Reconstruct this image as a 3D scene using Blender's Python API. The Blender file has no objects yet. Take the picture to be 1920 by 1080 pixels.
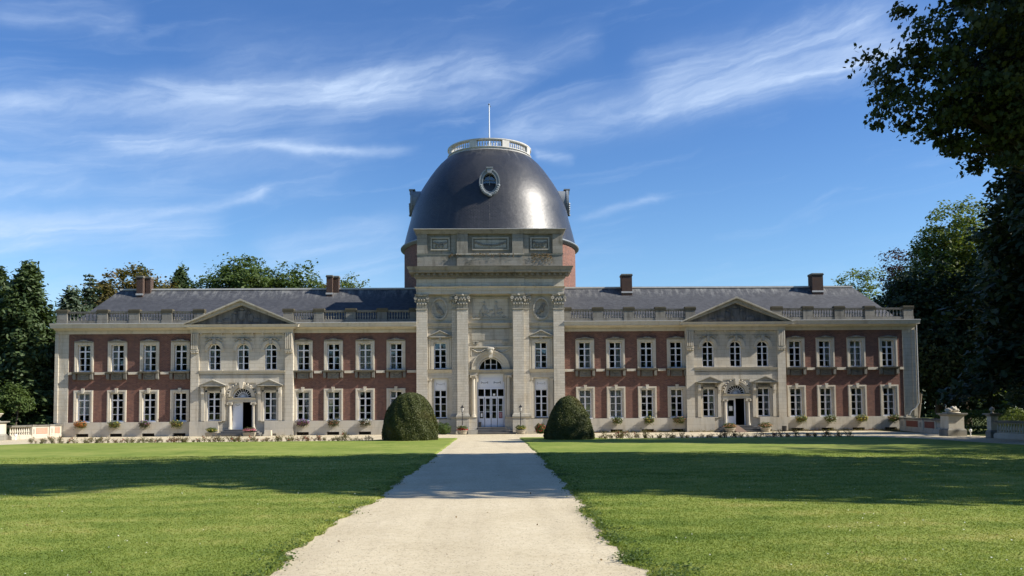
import bpy, math, random
import numpy as np
from mathutils import Vector, Matrix

# ------------------------------------------------------------------ camera, sky, sun, exposure
sc = bpy.context.scene
COL = sc.collection
cam_d = bpy.data.cameras.new("camera")
cam = bpy.data.objects.new("camera", cam_d)
COL.objects.link(cam)
sc.camera = cam
cam_d.lens = 30.0
cam_d.sensor_width = 36.0
cam_d.shift_y = 0.0766
cam_d.clip_start = 0.1
cam_d.clip_end = 3000
cam.matrix_world = (Matrix.Translation((0.018, -66.0, 1.678))
                    @ Matrix.Rotation(math.radians(-1.4114), 4, 'Z')
                    @ Matrix.Rotation(math.radians(93.0303), 4, 'X')
                    @ Matrix.Rotation(math.radians(-0.4529), 4, 'Z'))

SUN_AZ = math.radians(77.5)      # from the facade normal (-Y) towards +X
SUN_EL = math.radians(37.1)
SDIR = Vector((math.cos(SUN_EL) * math.sin(SUN_AZ), -math.cos(SUN_EL) * math.cos(SUN_AZ), math.sin(SUN_EL)))
sun_d = bpy.data.lights.new("sun", 'SUN')
sun_d.energy = 5.0
sun_d.angle = math.radians(0.53)
sun_d.color = (1.0, 0.93, 0.82)
sun = bpy.data.objects.new("sun", sun_d)
COL.objects.link(sun)
sun.rotation_euler = SDIR.to_track_quat('Z', 'Y').to_euler()

sc.view_settings.view_transform = 'Standard'
sc.view_settings.look = 'None'
sc.view_settings.gamma = 1.0
sc.view_settings.use_curve_mapping = False
sc.view_settings.exposure = 0.72
sc.render.engine = 'CYCLES'
sc.cycles.max_bounces = 6
sc.cycles.transparent_max_bounces = 12
sc.cycles.caustics_reflective = False
sc.cycles.caustics_refractive = False
sc.cycles.sample_clamp_indirect = 4.0


def nd(nt, typ, ins=None, **props):
    n = nt.nodes.new(typ)
    for k, v in props.items():
        setattr(n, k, v)
    for k, v in (ins or {}).items():
        s = n.inputs[k]
        if isinstance(v, bpy.types.NodeSocket):
            nt.links.new(v, s)
        else:
            s.default_value = v
    return n


def mth(nt, op, a, b=None, c=None, clamp=False):
    n = nt.nodes.new('ShaderNodeMath')
    n.operation = op
    n.use_clamp = clamp
    for i, v in enumerate((a, b, c)):
        if v is None:
            continue
        if isinstance(v, bpy.types.NodeSocket):
            nt.links.new(v, n.inputs[i])
        else:
            n.inputs[i].default_value = v
    return n.outputs[0]


def smooth(nt, x, a, b):
    n = nd(nt, 'ShaderNodeMapRange', {'Value': x, 'From Min': a, 'From Max': b, 'To Min': 0.0, 'To Max': 1.0})
    n.interpolation_type = 'SMOOTHSTEP'
    return n.outputs[0]


def mix(nt, f, a, b, typ='MIX'):
    n = nt.nodes.new('ShaderNodeMix')
    n.data_type = 'RGBA'
    n.blend_type = typ
    for s, v in ((n.inputs[0], f), (n.inputs[6], a), (n.inputs[7], b)):
        if isinstance(v, bpy.types.NodeSocket):
            nt.links.new(v, s)
        else:
            s.default_value = v if not isinstance(v, tuple) or len(v) == 4 else (*v, 1.0)
    return n.outputs[2]


def ramp(nt, f, stops):
    n = nd(nt, 'ShaderNodeValToRGB', {'Fac': f})
    e = n.color_ramp.elements
    while len(e) < len(stops):
        e.new(0.5)
    for i, (p, c) in enumerate(stops):
        e[i].position = p
        e[i].color = c if len(c) == 4 else (*c, 1.0)
    return n.outputs[0]


# sky: Nishita daylight with bands of cirrus that lie in it by azimuth and elevation
W = bpy.data.worlds.new("World")
sc.world = W
W.use_nodes = True
nt = W.node_tree
nt.nodes.clear()
SKY_STRENGTH = 0.07
sky = nd(nt, 'ShaderNodeTexSky', sky_type='NISHITA', sun_disc=False)
sky.sun_elevation = SUN_EL
sky.sun_rotation = math.pi - SUN_AZ
sky.altitude = 50
sky.air_density = 1.0
sky.dust_density = 0.6
sky.ozone_density = 2.5
tc = nd(nt, 'ShaderNodeTexCoord')
sep = nd(nt, 'ShaderNodeSeparateXYZ', {0: tc.outputs['Generated']})
az = mth(nt, 'ARCTAN2', sep.outputs[0], sep.outputs[1])
el = mth(nt, 'ARCSINE', sep.outputs[2])
uv = nd(nt, 'ShaderNodeCombineXYZ', {0: az, 1: el, 2: 0.0})
warp = nd(nt, 'ShaderNodeTexNoise', {'Vector': uv.outputs[0], 'Scale': 7.0, 'Detail': 5.0, 'Roughness': 0.6})
wsep = nd(nt, 'ShaderNodeSeparateColor', {0: warp.outputs['Color']})
elw = mth(nt, 'ADD', el, mth(nt, 'MULTIPLY', mth(nt, 'SUBTRACT', wsep.outputs[0], 0.5), 0.030))
azw = mth(nt, 'ADD', az, mth(nt, 'MULTIPLY', mth(nt, 'SUBTRACT', wsep.outputs[1], 0.5), 0.10))
# streaks run along the bands (slightly rising to the right)
sv = nd(nt, 'ShaderNodeCombineXYZ', {0: mth(nt, 'MULTIPLY', azw, 5.0),
                                     1: mth(nt, 'MULTIPLY', mth(nt, 'SUBTRACT', elw, mth(nt, 'MULTIPLY', azw, 0.17)), 34.0), 2: 0.3})
streak = nd(nt, 'ShaderNodeTexNoise', {'Vector': sv.outputs[0], 'Scale': 1.0, 'Detail': 8.0, 'Roughness': 0.58, 'Distortion': 0.9})
sv2 = nd(nt, 'ShaderNodeCombineXYZ', {0: mth(nt, 'MULTIPLY', azw, 16.0),
                                      1: mth(nt, 'MULTIPLY', mth(nt, 'SUBTRACT', elw, mth(nt, 'MULTIPLY', azw, 0.32)), 70.0), 2: 4.3})
streak2 = nd(nt, 'ShaderNodeTexNoise', {'Vector': sv2.outputs[0], 'Scale': 1.0, 'Detail': 6.0, 'Roughness': 0.6})
BANDS = [  # az0, el0, az1, el1, half height, strength
    (-0.60, 0.290, -0.33, 0.343, 0.014, 0.75), (-0.40, 0.335, -0.05, 0.376, 0.015, 0.75),
    (-0.22, 0.346, 0.06, 0.400, 0.022, 0.45), (-0.03, 0.318, 0.28, 0.354, 0.019, 0.75),
    (0.16, 0.368, 0.52, 0.400, 0.024, 0.8), (0.03, 0.393, 0.15, 0.415, 0.014, 0.35),
    (0.22, 0.340, 0.48, 0.375, 0.015, 0.7),
    (-0.43, 0.281, -0.28, 0.297, 0.0055, 0.6), (-0.31, 0.294, -0.08, 0.299, 0.0045, 0.75),
    (-0.60, 0.200, -0.42, 0.246, 0.009, 0.5), (-0.60, 0.170, -0.36, 0.222, 0.010, 0.75),
    (-0.40, 0.214, -0.24, 0.254, 0.0055, 0.6), (-0.60, 0.160, -0.29, 0.214, 0.015, 0.7),
    (-0.29, 0.178, -0.08, 0.216, 0.015, 0.5), (0.048, 0.296, 0.104, 0.287, 0.0052, 0.7),
    (0.10, 0.219, 0.22, 0.246, 0.0036, 0.4), (-0.55, 0.388, -0.38, 0.410, 0.012, 0.4),
    (-0.60, 0.110, -0.05, 0.158, 0.028, 0.45), (-0.36, 0.372, 0.08, 0.392, 0.03, 0.34),
    (-0.62, 0.245, -0.10, 0.325, 0.04, 0.42),
    (-1.9, 0.36, -0.60, 0.33, 0.05, 0.4), (0.55, 0.42, 1.9, 0.5, 0.06, 0.4), (2.1, 0.5, 3.1, 0.45, 0.08, 0.4), (-3.1, 0.45, -2.0, 0.4, 0.08, 0.4),
    (-1.2, 0.60, 1.2, 0.72, 0.10, 0.45)]
tot = None
for a0, e0, a1, e1, hw, st in BANDS:
    s = (e1 - e0) / (a1 - a0)
    d = mth(nt, 'SUBTRACT', elw, mth(nt, 'MULTIPLY_ADD', azw, s, e0 - s * a0))
    d = mth(nt, 'DIVIDE', d, hw * 1.18)
    g = mth(nt, 'EXPONENT', mth(nt, 'MULTIPLY', mth(nt, 'MULTIPLY', d, d), -1.0))
    f = 0.22 * (a1 - a0)
    m = mth(nt, 'MULTIPLY', smooth(nt, azw, a0, a0 + f), mth(nt, 'SUBTRACT', 1.0, smooth(nt, azw, a1 - f, a1)))
    g = mth(nt, 'MULTIPLY', mth(nt, 'MULTIPLY', g, m), st)
    tot = g if tot is None else mth(nt, 'ADD', tot, g)
tex = mth(nt, 'ADD', mth(nt, 'ADD', mth(nt, 'MULTIPLY', smooth(nt, streak.outputs['Fac'], 0.25, 0.80), 0.62), 0.16),
          mth(nt, 'MULTIPLY', smooth(nt, streak2.outputs['Fac'], 0.30, 0.80), 0.26))
alpha = mth(nt, 'MULTIPLY', tot, tex)
alpha = mth(nt, 'ADD', alpha, mth(nt, 'MULTIPLY', mth(nt, 'MULTIPLY', smooth(nt, streak.outputs['Fac'], 0.5, 0.85), 0.22), smooth(nt, el, 0.02, 0.2)))
alpha = mth(nt, 'MULTIPLY', alpha, 0.8, clamp=True)
skyc = mix(nt, 1.0, sky.outputs[0], mix(nt, smooth(nt, el, 0.02, 0.42), (1.08, 1.36, 1.52), (0.62, 0.96, 1.40)), 'MULTIPLY')
cl = mix(nt, alpha, skyc, (6.0, 7.4, 9.6))
bg = nd(nt, 'ShaderNodeBackground', {'Color': cl, 'Strength': SKY_STRENGTH})
wo = nd(nt, 'ShaderNodeOutputWorld', {'Surface': bg.outputs[0]})

# ------------------------------------------------------------------ materials
MATS = {}


def new_mat(name):
    m = bpy.data.materials.new(name)
    m.use_nodes = True
    m.node_tree.nodes.clear()
    MATS[name] = m
    return m, m.node_tree


def finish(nt, shader):
    nd(nt, 'ShaderNodeOutputMaterial', {'Surface': shader})


def principled(nt, col, rough=0.8, bump=None, bump_d=0.02, metallic=0.0, spec=0.3, bs=0.6, **kw):
    ins = {'Roughness': rough, 'Metallic': metallic, 'Specular IOR Level': spec}
    if isinstance(col, tuple) and len(col) == 3:
        col = (*col, 1.0)
    ins['Base Color'] = col
    if bump is not None:
        b = nd(nt, 'ShaderNodeBump', {'Height': bump, 'Distance': bump_d, 'Strength': bs})
        ins['Normal'] = b.outputs[0]
    ins.update(kw)
    return nd(nt, 'ShaderNodeBsdfPrincipled', ins).outputs[0]


def wall_uv(nt):
    g = nd(nt, 'ShaderNodeNewGeometry')
    s = nd(nt, 'ShaderNodeSeparateXYZ', {0: g.outputs['Position']})
    u = mth(nt, 'ADD', s.outputs[0], s.outputs[1])
    return g, s, nd(nt, 'ShaderNodeCombineXYZ', {0: u, 1: s.outputs[2], 2: 0.0}).outputs[0]


def noise(nt, vec, scale, detail=4.0, rough=0.55, out='Fac', **k):
    return nd(nt, 'ShaderNodeTexNoise', {'Vector': vec, 'Scale': scale, 'Detail': detail, 'Roughness': rough, **k}).outputs[out]


def scaled(nt, vec, s):
    return nd(nt, 'ShaderNodeVectorMath', {0: vec, 1: s}, operation='MULTIPLY').outputs[0]


def stone_mat(name, a, b, stain=(0.10, 0.095, 0.075), stain_amt=0.5, course=0.29, width=0.75, mortar=0.55, rough=0.85, moss=0.0):
    m, nt = new_mat(name)
    g, s, uv = wall_uv(nt)
    br = nd(nt, 'ShaderNodeTexBrick', {'Vector': uv, 'Color1': (0.25, 0.25, 0.25, 1), 'Color2': (0.85, 0.85, 0.85, 1), 'Mortar': (0.0, 0, 0, 1),
                                       'Scale': 1.0, 'Mortar Size': 0.011, 'Mortar Smooth': 0.3, 'Bias': 0.0,
                                       'Brick Width': width, 'Row Height': course})
    n1 = noise(nt, g.outputs['Position'], 1.3, 5.0)
    n2 = noise(nt, g.outputs['Position'], 9.0, 4.0, 0.65)
    t = mth(nt, 'ADD', mth(nt, 'MULTIPLY', br.outputs['Color'], 0.62), mth(nt, 'MULTIPLY', n2, 0.5))
    col = mix(nt, t, a, b)
    st = mth(nt, 'MULTIPLY', smooth(nt, noise(nt, scaled(nt, g.outputs['Position'], (2.2, 2.2, 0.45)), 1.0, 6.0, 0.62), 0.47, 0.78), stain_amt)
    col = mix(nt, st, col, stain)
    col = mix(nt, mth(nt, 'MULTIPLY', smooth(nt, n1, 0.35, 0.75), 0.25), col, (a[0] * 1.1, a[1] * 0.92, a[2] * 0.68))
    if moss:
        mo = mth(nt, 'MULTIPLY', smooth(nt, noise(nt, g.outputs['Position'], 0.9, 6.0, 0.7), 0.55, 0.7), moss)
        col = mix(nt, mo, col, (0.07, 0.06, 0.03))
    col = mix(nt, mth(nt, 'MULTIPLY', br.outputs['Fac'], mortar * 0.6), col, (0.15, 0.135, 0.105))
    h = mth(nt, 'SUBTRACT', mth(nt, 'MULTIPLY', n2, 0.5), br.outputs['Fac'])
    finish(nt, principled(nt, col, rough, h, 0.015))
    return m


stone_mat('stone', (0.40, 0.37, 0.305), (0.545, 0.505, 0.425), stain=(0.22, 0.19, 0.14), stain_amt=0.55)
stone_mat('stone_smooth', (0.455, 0.42, 0.345), (0.565, 0.525, 0.44), stain=(0.24, 0.20, 0.14), stain_amt=0.5, course=0.9, width=1.9, mortar=0.3)
stone_mat('stone_bossed', (0.38, 0.355, 0.30), (0.58, 0.54, 0.46), stain=(0.20, 0.18, 0.14), stain_amt=0.55, course=0.19, width=0.62, mortar=0.75)
stone_mat('stone_grey', (0.30, 0.287, 0.245), (0.41, 0.39, 0.335), stain=(0.13, 0.12, 0.095), stain_amt=0.7, mortar=0.45)
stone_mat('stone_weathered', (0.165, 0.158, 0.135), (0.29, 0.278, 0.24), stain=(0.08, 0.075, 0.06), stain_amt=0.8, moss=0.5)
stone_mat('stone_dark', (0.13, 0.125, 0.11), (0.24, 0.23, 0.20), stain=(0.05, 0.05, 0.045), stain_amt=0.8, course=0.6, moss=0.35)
stone_mat('stone_plinth', (0.40, 0.375, 0.32), (0.52, 0.485, 0.41), stain=(0.20, 0.18, 0.14), stain_amt=0.6, course=0.55, width=1.3, mortar=0.4)
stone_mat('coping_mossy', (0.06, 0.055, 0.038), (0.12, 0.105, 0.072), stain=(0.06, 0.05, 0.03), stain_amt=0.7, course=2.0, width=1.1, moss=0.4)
stone_mat('step_stone', (0.12, 0.12, 0.12), (0.20, 0.195, 0.185), stain=(0.10, 0.10, 0.09), stain_amt=0.5, course=3.0, width=1.5)
stone_mat('panel_red_shaded', (0.20, 0.065, 0.045), (0.28, 0.10, 0.07), stain=(0.12, 0.05, 0.04), stain_amt=0.4, course=0.075, width=0.22, mortar=0.25)  # red wall panel with the shade on the right walls put into its colour
stone_mat('panel_red_lit', (0.50, 0.25, 0.18), (0.60, 0.33, 0.25), stain=(0.30, 0.12, 0.08), stain_amt=0.4, course=0.075, width=0.22, mortar=0.25)  # same red panel, paler: sunlight on the left wall put into its colour

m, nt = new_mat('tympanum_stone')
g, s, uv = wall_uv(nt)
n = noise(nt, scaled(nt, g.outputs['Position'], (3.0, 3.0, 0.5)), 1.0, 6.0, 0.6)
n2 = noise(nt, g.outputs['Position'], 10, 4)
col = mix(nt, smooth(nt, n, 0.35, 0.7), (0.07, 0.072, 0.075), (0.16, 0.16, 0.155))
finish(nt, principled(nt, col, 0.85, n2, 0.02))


def brick_mat(name, lit=1.0, drum=False):
    m, nt = new_mat(name)
    g, s, uv = wall_uv(nt)
    if drum:
        ang = mth(nt, 'ARCTAN2', s.outputs[0], mth(nt, 'SUBTRACT', s.outputs[1], 8.5))
        uv = nd(nt, 'ShaderNodeCombineXYZ', {0: mth(nt, 'MULTIPLY', ang, 7.5), 1: s.outputs[2], 2: 0.0}).outputs[0]
    br = nd(nt, 'ShaderNodeTexBrick', {'Vector': uv, 'Color1': (0, 0, 0, 1), 'Color2': (1, 1, 1, 1), 'Mortar': (0.5, 0.5, 0.5, 1),
                                       'Scale': 1.0, 'Mortar Size': 0.008, 'Mortar Smooth': 0.2, 'Bias': 0.0, 'Brick Width': 0.21, 'Row Height': 0.068})
    cl = mth(nt, 'MULTIPLY_ADD', mth(nt, 'SUBTRACT', noise(nt, scaled(nt, uv, (1.0, 2.2, 1.0)), 3.2, 4.0, 0.75), 0.5), 1.9, 0.5)
    big = noise(nt, uv, 0.5, 4.0)
    t = mth(nt, 'ADD', mth(nt, 'MULTIPLY', br.outputs['Color'], 0.5), mth(nt, 'MULTIPLY', cl, 0.75))
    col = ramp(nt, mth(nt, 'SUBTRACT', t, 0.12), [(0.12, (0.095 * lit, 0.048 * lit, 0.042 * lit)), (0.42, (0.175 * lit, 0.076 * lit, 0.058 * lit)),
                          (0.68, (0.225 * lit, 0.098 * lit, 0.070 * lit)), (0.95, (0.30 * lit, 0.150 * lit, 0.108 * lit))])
    col = mix(nt, mth(nt, 'MULTIPLY', smooth(nt, big, 0.4, 0.7), 0.35), col, (0.15 * lit, 0.070 * lit, 0.058 * lit))
    run = smooth(nt, noise(nt, scaled(nt, uv, (1.6, 0.22, 1.0)), 1.0, 6.0, 0.65), 0.50, 0.72)
    col = mix(nt, mth(nt, 'MULTIPLY', run, 0.45), col, (0.085 * lit, 0.055 * lit, 0.050 * lit))
    col = mix(nt, mth(nt, 'MULTIPLY', br.outputs['Fac'], 0.6), col, (0.30, 0.25, 0.20))
    h = mth(nt, 'SUBTRACT', mth(nt, 'MULTIPLY', cl, 0.4), br.outputs['Fac'])
    finish(nt, principled(nt, col, 0.9, h, 0.012))


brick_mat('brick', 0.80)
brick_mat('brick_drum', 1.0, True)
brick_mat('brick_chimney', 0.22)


def slate_mat(name, dome=False):
    m, nt = new_mat(name)
    g, s, uv = wall_uv(nt)
    if dome:
        ang = mth(nt, 'ARCTAN2', s.outputs[0], mth(nt, 'SUBTRACT', s.outputs[1], 8.5))
        uv = nd(nt, 'ShaderNodeCombineXYZ', {0: mth(nt, 'MULTIPLY', ang, 6.5), 1: mth(nt, 'MULTIPLY', s.outputs[2], 1.2), 2: 0.0}).outputs[0]
    br = nd(nt, 'ShaderNodeTexBrick', {'Vector': uv, 'Color1': (0, 0, 0, 1), 'Color2': (1, 1, 1, 1), 'Mortar': (0.5, 0.5, 0.5, 1),
                                       'Scale': 1.0, 'Mortar Size': 0.006, 'Mortar Smooth': 0.3, 'Bias': 0.0,
                                       'Brick Width': 0.24 if dome else 0.25, 'Row Height': 0.14})
    if not dome:
        uv = nd(nt, 'ShaderNodeCombineXYZ', {0: s.outputs[0], 1: mth(nt, 'MULTIPLY', s.outputs[2], 1.45), 2: 0.0}).outputs[0]
        nt.links.new(uv, br.inputs['Vector'])
    n1 = noise(nt, scaled(nt, uv, (1.0, 0.6, 1)), 1.1, 6.0, 0.65)
    n2 = noise(nt, uv, 14.0, 3.0, 0.6)
    t = mth(nt, 'ADD', mth(nt, 'MULTIPLY', br.outputs['Color'], 0.45), mth(nt, 'MULTIPLY', n1, 0.6))
    if dome:
        col = mix(nt, t, (0.004, 0.005, 0.0075), (0.024, 0.0255, 0.030))
        st = smooth(nt, noise(nt, scaled(nt, uv, (2.4, 0.22, 1)), 1.0, 5.0, 0.65), 0.52, 0.78)
        st = mth(nt, 'MULTIPLY', st, mth(nt, 'ADD', 0.15, mth(nt, 'MULTIPLY', smooth(nt, s.outputs[2], 22.2, 23.8), 0.6)))
        col = mix(nt, st, col, (0.17, 0.17, 0.165))
        r = mth(nt, 'ADD', 0.29, mth(nt, 'MULTIPLY', n1, 0.26))
        n4 = noise(nt, uv, 2.3, 4.0, 0.6)
        h = mth(nt, 'ADD', mth(nt, 'ADD', mth(nt, 'MULTIPLY', n2, 0.5), mth(nt, 'MULTIPLY', br.outputs['Color'], 0.9)), mth(nt, 'ADD', mth(nt, 'MULTIPLY', br.outputs['Fac'], -0.9), mth(nt, 'MULTIPLY', n4, 1.3)))
        finish(nt, principled(nt, col, r, h, 0.03, spec=0.5, bs=0.6, **{'Coat Weight': 0.32, 'Coat Roughness': 0.40, 'Coat IOR': 1.5}))
    else:
        col = mix(nt, t, (0.036, 0.038, 0.045), (0.084, 0.088, 0.098))
        col = mix(nt, mth(nt, 'MULTIPLY', br.outputs['Fac'], 0.6), col, (0.05, 0.05, 0.055))
        lich = mth(nt, 'MULTIPLY', smooth(nt, s.outputs[2], 10.7, 11.75), smooth(nt, noise(nt, scaled(nt, uv, (2.2, 0.7, 1)), 1.3, 6.0, 0.7), 0.42, 0.72))
        col = mix(nt, mth(nt, 'MULTIPLY', lich, 0.6), col, (0.33, 0.33, 0.31))
        h = mth(nt, 'SUBTRACT', mth(nt, 'MULTIPLY', br.outputs['Color'], 0.6), br.outputs['Fac'])
        finish(nt, principled(nt, col, 0.65, h, 0.015, spec=0.3))


slate_mat('slate')
slate_mat('slate_dome', True)


def plain(name, c, rough=0.6, var=0.18, scale=6.0, metallic=0.0, spec=0.3, bumpd=0.004):
    m, nt = new_mat(name)
    g = nd(nt, 'ShaderNodeNewGeometry')
    n = noise(nt, g.outputs['Position'], scale, 5.0, 0.6)
    col = mix(nt, n, tuple(x * (1 - var) for x in c), tuple(min(1, x * (1 + var)) for x in c))
    finish(nt, principled(nt, col, rough, n, bumpd, metallic, spec))
    return m


plain('white_paint', (0.74, 0.75, 0.78), 0.45, 0.06, 8)
plain('door_paint', (0.68, 0.71, 0.78), 0.45, 0.07, 5)
plain('zinc', (0.42, 0.42, 0.41), 0.5, 0.25, 4)
plain('gallery_stone', (0.52, 0.50, 0.46), 0.7, 0.3, 3)
plain('lead', (0.20, 0.22, 0.235), 0.5, 0.35, 5, 0.0, 0.5)
plain('iron_black', (0.018, 0.018, 0.02), 0.4, 0.2, 12, 0.0, 0.5)
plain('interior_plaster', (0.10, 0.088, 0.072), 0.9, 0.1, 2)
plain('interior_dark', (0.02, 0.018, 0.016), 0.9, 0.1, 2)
plain('curtain', (0.62, 0.61, 0.57), 0.9, 0.12, 3)
plain('curtain_thin', (0.55, 0.55, 0.54), 0.9, 0.12, 3)
plain('blind', (0.42, 0.38, 0.29), 0.9, 0.08, 3)
plain('blind_white', (0.72, 0.72, 0.69), 0.9, 0.05, 3)
plain('terracotta', (0.30, 0.16, 0.10), 0.85, 0.25, 9)
plain('tub_stone', (0.34, 0.30, 0.23), 0.9, 0.3, 7)
plain('wood_ramp', (0.17, 0.12, 0.09), 0.8, 0.3, 7)
plain('paper', (0.78, 0.78, 0.76), 0.7, 0.03, 20)
plain('poster_red', (0.24, 0.06, 0.08), 0.6, 0.3, 14)
plain('ink', (0.06, 0.06, 0.07), 0.8, 0.1, 20)
plain('bark_dark', (0.035, 0.030, 0.024), 0.95, 0.4, 6, bumpd=0.03)
plain('bark', (0.12, 0.095, 0.07), 0.95, 0.4, 6, bumpd=0.03)
plain('pole_white', (0.75, 0.76, 0.76), 0.4, 0.06, 5)
plain('stem', (0.09, 0.075, 0.035), 0.9, 0.3, 10)

m, nt = new_mat('glass')
fr = nd(nt, 'ShaderNodeFresnel', {'IOR': 1.55})
tr = nd(nt, 'ShaderNodeBsdfTransparent', {'Color': (0.86, 0.88, 0.88, 1)})
gl = nd(nt, 'ShaderNodeBsdfGlossy', {'Color': (0.95, 0.97, 1, 1), 'Roughness': 0.02})
mx = nd(nt, 'ShaderNodeMixShader', {0: mth(nt, 'MULTIPLY', fr.outputs[0], 1.6, clamp=True), 1: tr.outputs[0], 2: gl.outputs[0]})
finish(nt, mx.outputs[0])


def leaf_mat(name, a, b, c=None, trans=0.35, rough=0.55, spec=0.25):
    m, nt = new_mat(name)
    g = nd(nt, 'ShaderNodeNewGeometry')
    rnd = g.outputs['Random Per Island']
    n = noise(nt, g.outputs['Position'], 0.45, 3.0)
    t = mth(nt, 'ADD', mth(nt, 'MULTIPLY', rnd, 0.6), mth(nt, 'MULTIPLY', n, 0.4))
    col = mix(nt, t, a, b)
    if c:
        col = mix(nt, mth(nt, 'MULTIPLY', smooth(nt, n, 0.50, 0.66), 0.8), col, c)
    p = principled(nt, col, rough, None, spec=spec)
    tl = nd(nt, 'ShaderNodeBsdfTranslucent', {'Color': mix(nt, 1.0, col, (1.25, 1.3, 0.55), 'MULTIPLY')})
    mx = nd(nt, 'ShaderNodeMixShader', {0: trans, 1: p, 2: tl.outputs[0]})
    finish(nt, mx.outputs[0])
    return m


leaf_mat('leaf_plane', (0.020, 0.036, 0.012), (0.044, 0.066, 0.020), (0.052, 0.062, 0.018), trans=0.25)
leaf_mat('leaf_mid', (0.050, 0.085, 0.022), (0.100, 0.140, 0.038))
leaf_mat('leaf_light', (0.085, 0.125, 0.028), (0.170, 0.200, 0.055))
leaf_mat('leaf_dark', (0.018, 0.034, 0.014), (0.038, 0.062, 0.022), trans=0.2)
leaf_mat('leaf_chestnut', (0.070, 0.075, 0.022), (0.170, 0.130, 0.045), (0.150, 0.085, 0.030))
leaf_mat('leaf_purple', (0.030, 0.016, 0.020), (0.062, 0.032, 0.034))
leaf_mat('needle_lit', (0.035, 0.062, 0.024), (0.085, 0.120, 0.045), trans=0.2)
leaf_mat('needle', (0.018, 0.034, 0.018), (0.045, 0.068, 0.034), trans=0.15)
leaf_mat('needle_blue', (0.045, 0.070, 0.042), (0.090, 0.120, 0.070), trans=0.15)
leaf_mat('leaf_yew', (0.034, 0.050, 0.014), (0.090, 0.098, 0.025), (0.100, 0.088, 0.024), trans=0.12)
leaf_mat('leaf_hedge', (0.055, 0.095, 0.022), (0.120, 0.170, 0.045))
leaf_mat('leaf_rose', (0.11, 0.12, 0.045), (0.22, 0.16, 0.08), (0.20, 0.09, 0.065))
leaf_mat('leaf_box', (0.050, 0.080, 0.018), (0.110, 0.140, 0.035))
leaf_mat('leaf_box_dark', (0.030, 0.045, 0.018), (0.065, 0.080, 0.030))
for nm, a, b in (('flower_orange', (0.42, 0.10, 0.03), (0.60, 0.22, 0.05)), ('flower_red', (0.42, 0.03, 0.04), (0.60, 0.08, 0.08)),
                 ('flower_pink', (0.50, 0.10, 0.18), (0.62, 0.30, 0.34)), ('flower_purple', (0.15, 0.05, 0.22), (0.32, 0.10, 0.34)),
                 ('flower_yellow', (0.55, 0.42, 0.05), (0.65, 0.55, 0.12)), ('flower_white', (0.75, 0.75, 0.70), (0.8, 0.8, 0.78)),
                 ('flower_salmon', (0.50, 0.20, 0.12), (0.60, 0.34, 0.24)), ('dry_leaf', (0.10, 0.06, 0.03), (0.22, 0.15, 0.06))):
    leaf_mat(nm, a, b, trans=0.25, rough=0.7)


def turf_tone(nt, P):
    """yellowish, clovery and worn patches plus faint mowing lines, shared by lawn and blades"""
    sp = nd(nt, 'ShaderNodeSeparateXYZ', {0: P})
    a = noise(nt, P, 0.22, 5.0, 0.6)
    b = noise(nt, P, 1.1, 5.0, 0.65)
    c = noise(nt, P, 4.5, 4.0, 0.7)
    w = mth(nt, 'SINE', mth(nt, 'ADD', mth(nt, 'MULTIPLY', mth(nt, 'ADD', sp.outputs[1], mth(nt, 'MULTIPLY', sp.outputs[0], -0.12)), 4.6), mth(nt, 'MULTIPLY', b, 2.0)))
    t = mth(nt, 'ADD', mth(nt, 'ADD', mth(nt, 'MULTIPLY', a, 0.42), mth(nt, 'MULTIPLY', b, 0.40)), mth(nt, 'MULTIPLY', c, 0.24))
    return mth(nt, 'ADD', t, mth(nt, 'MULTIPLY', w, 0.03)), c


TURF = [(0.37, (0.092, 0.142, 0.024)), (0.48, (0.158, 0.210, 0.040)), (0.57, (0.215, 0.256, 0.056)), (0.68, (0.310, 0.305, 0.095))]
m, nt = new_mat('grass_blade')
g = nd(nt, 'ShaderNodeNewGeometry')
t, c = turf_tone(nt, g.outputs['Position'])
t = mth(nt, 'ADD', t, mth(nt, 'MULTIPLY', mth(nt, 'SUBTRACT', g.outputs['Random Per Island'], 0.5), 0.13))
col = ramp(nt, t, TURF)
p = principled(nt, col, 0.6, None, spec=0.15)
tl = nd(nt, 'ShaderNodeBsdfTranslucent', {'Color': mix(nt, 1.0, col, (1.2, 1.2, 0.6), 'MULTIPLY')})
finish(nt, nd(nt, 'ShaderNodeMixShader', {0: 0.35, 1: p, 2: tl.outputs[0]}).outputs[0])

m, nt = new_mat('lawn')
g = nd(nt, 'ShaderNodeNewGeometry')
P = g.outputs['Position']
t, n2 = turf_tone(nt, P)
n3 = noise(nt, scaled(nt, P, (1.0, 1.0, 0.2)), 38.0, 4.0, 0.7)
t = mth(nt, 'ADD', t, mth(nt, 'MULTIPLY', mth(nt, 'SUBTRACT', n3, 0.5), 0.14))
col = ramp(nt, t, TURF)
h = mth(nt, 'ADD', mth(nt, 'MULTIPLY', n3, 1.0), mth(nt, 'MULTIPLY', n2, 0.6))
finish(nt, principled(nt, col, 0.8, h, 0.03, spec=0.1, bs=0.35))

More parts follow.
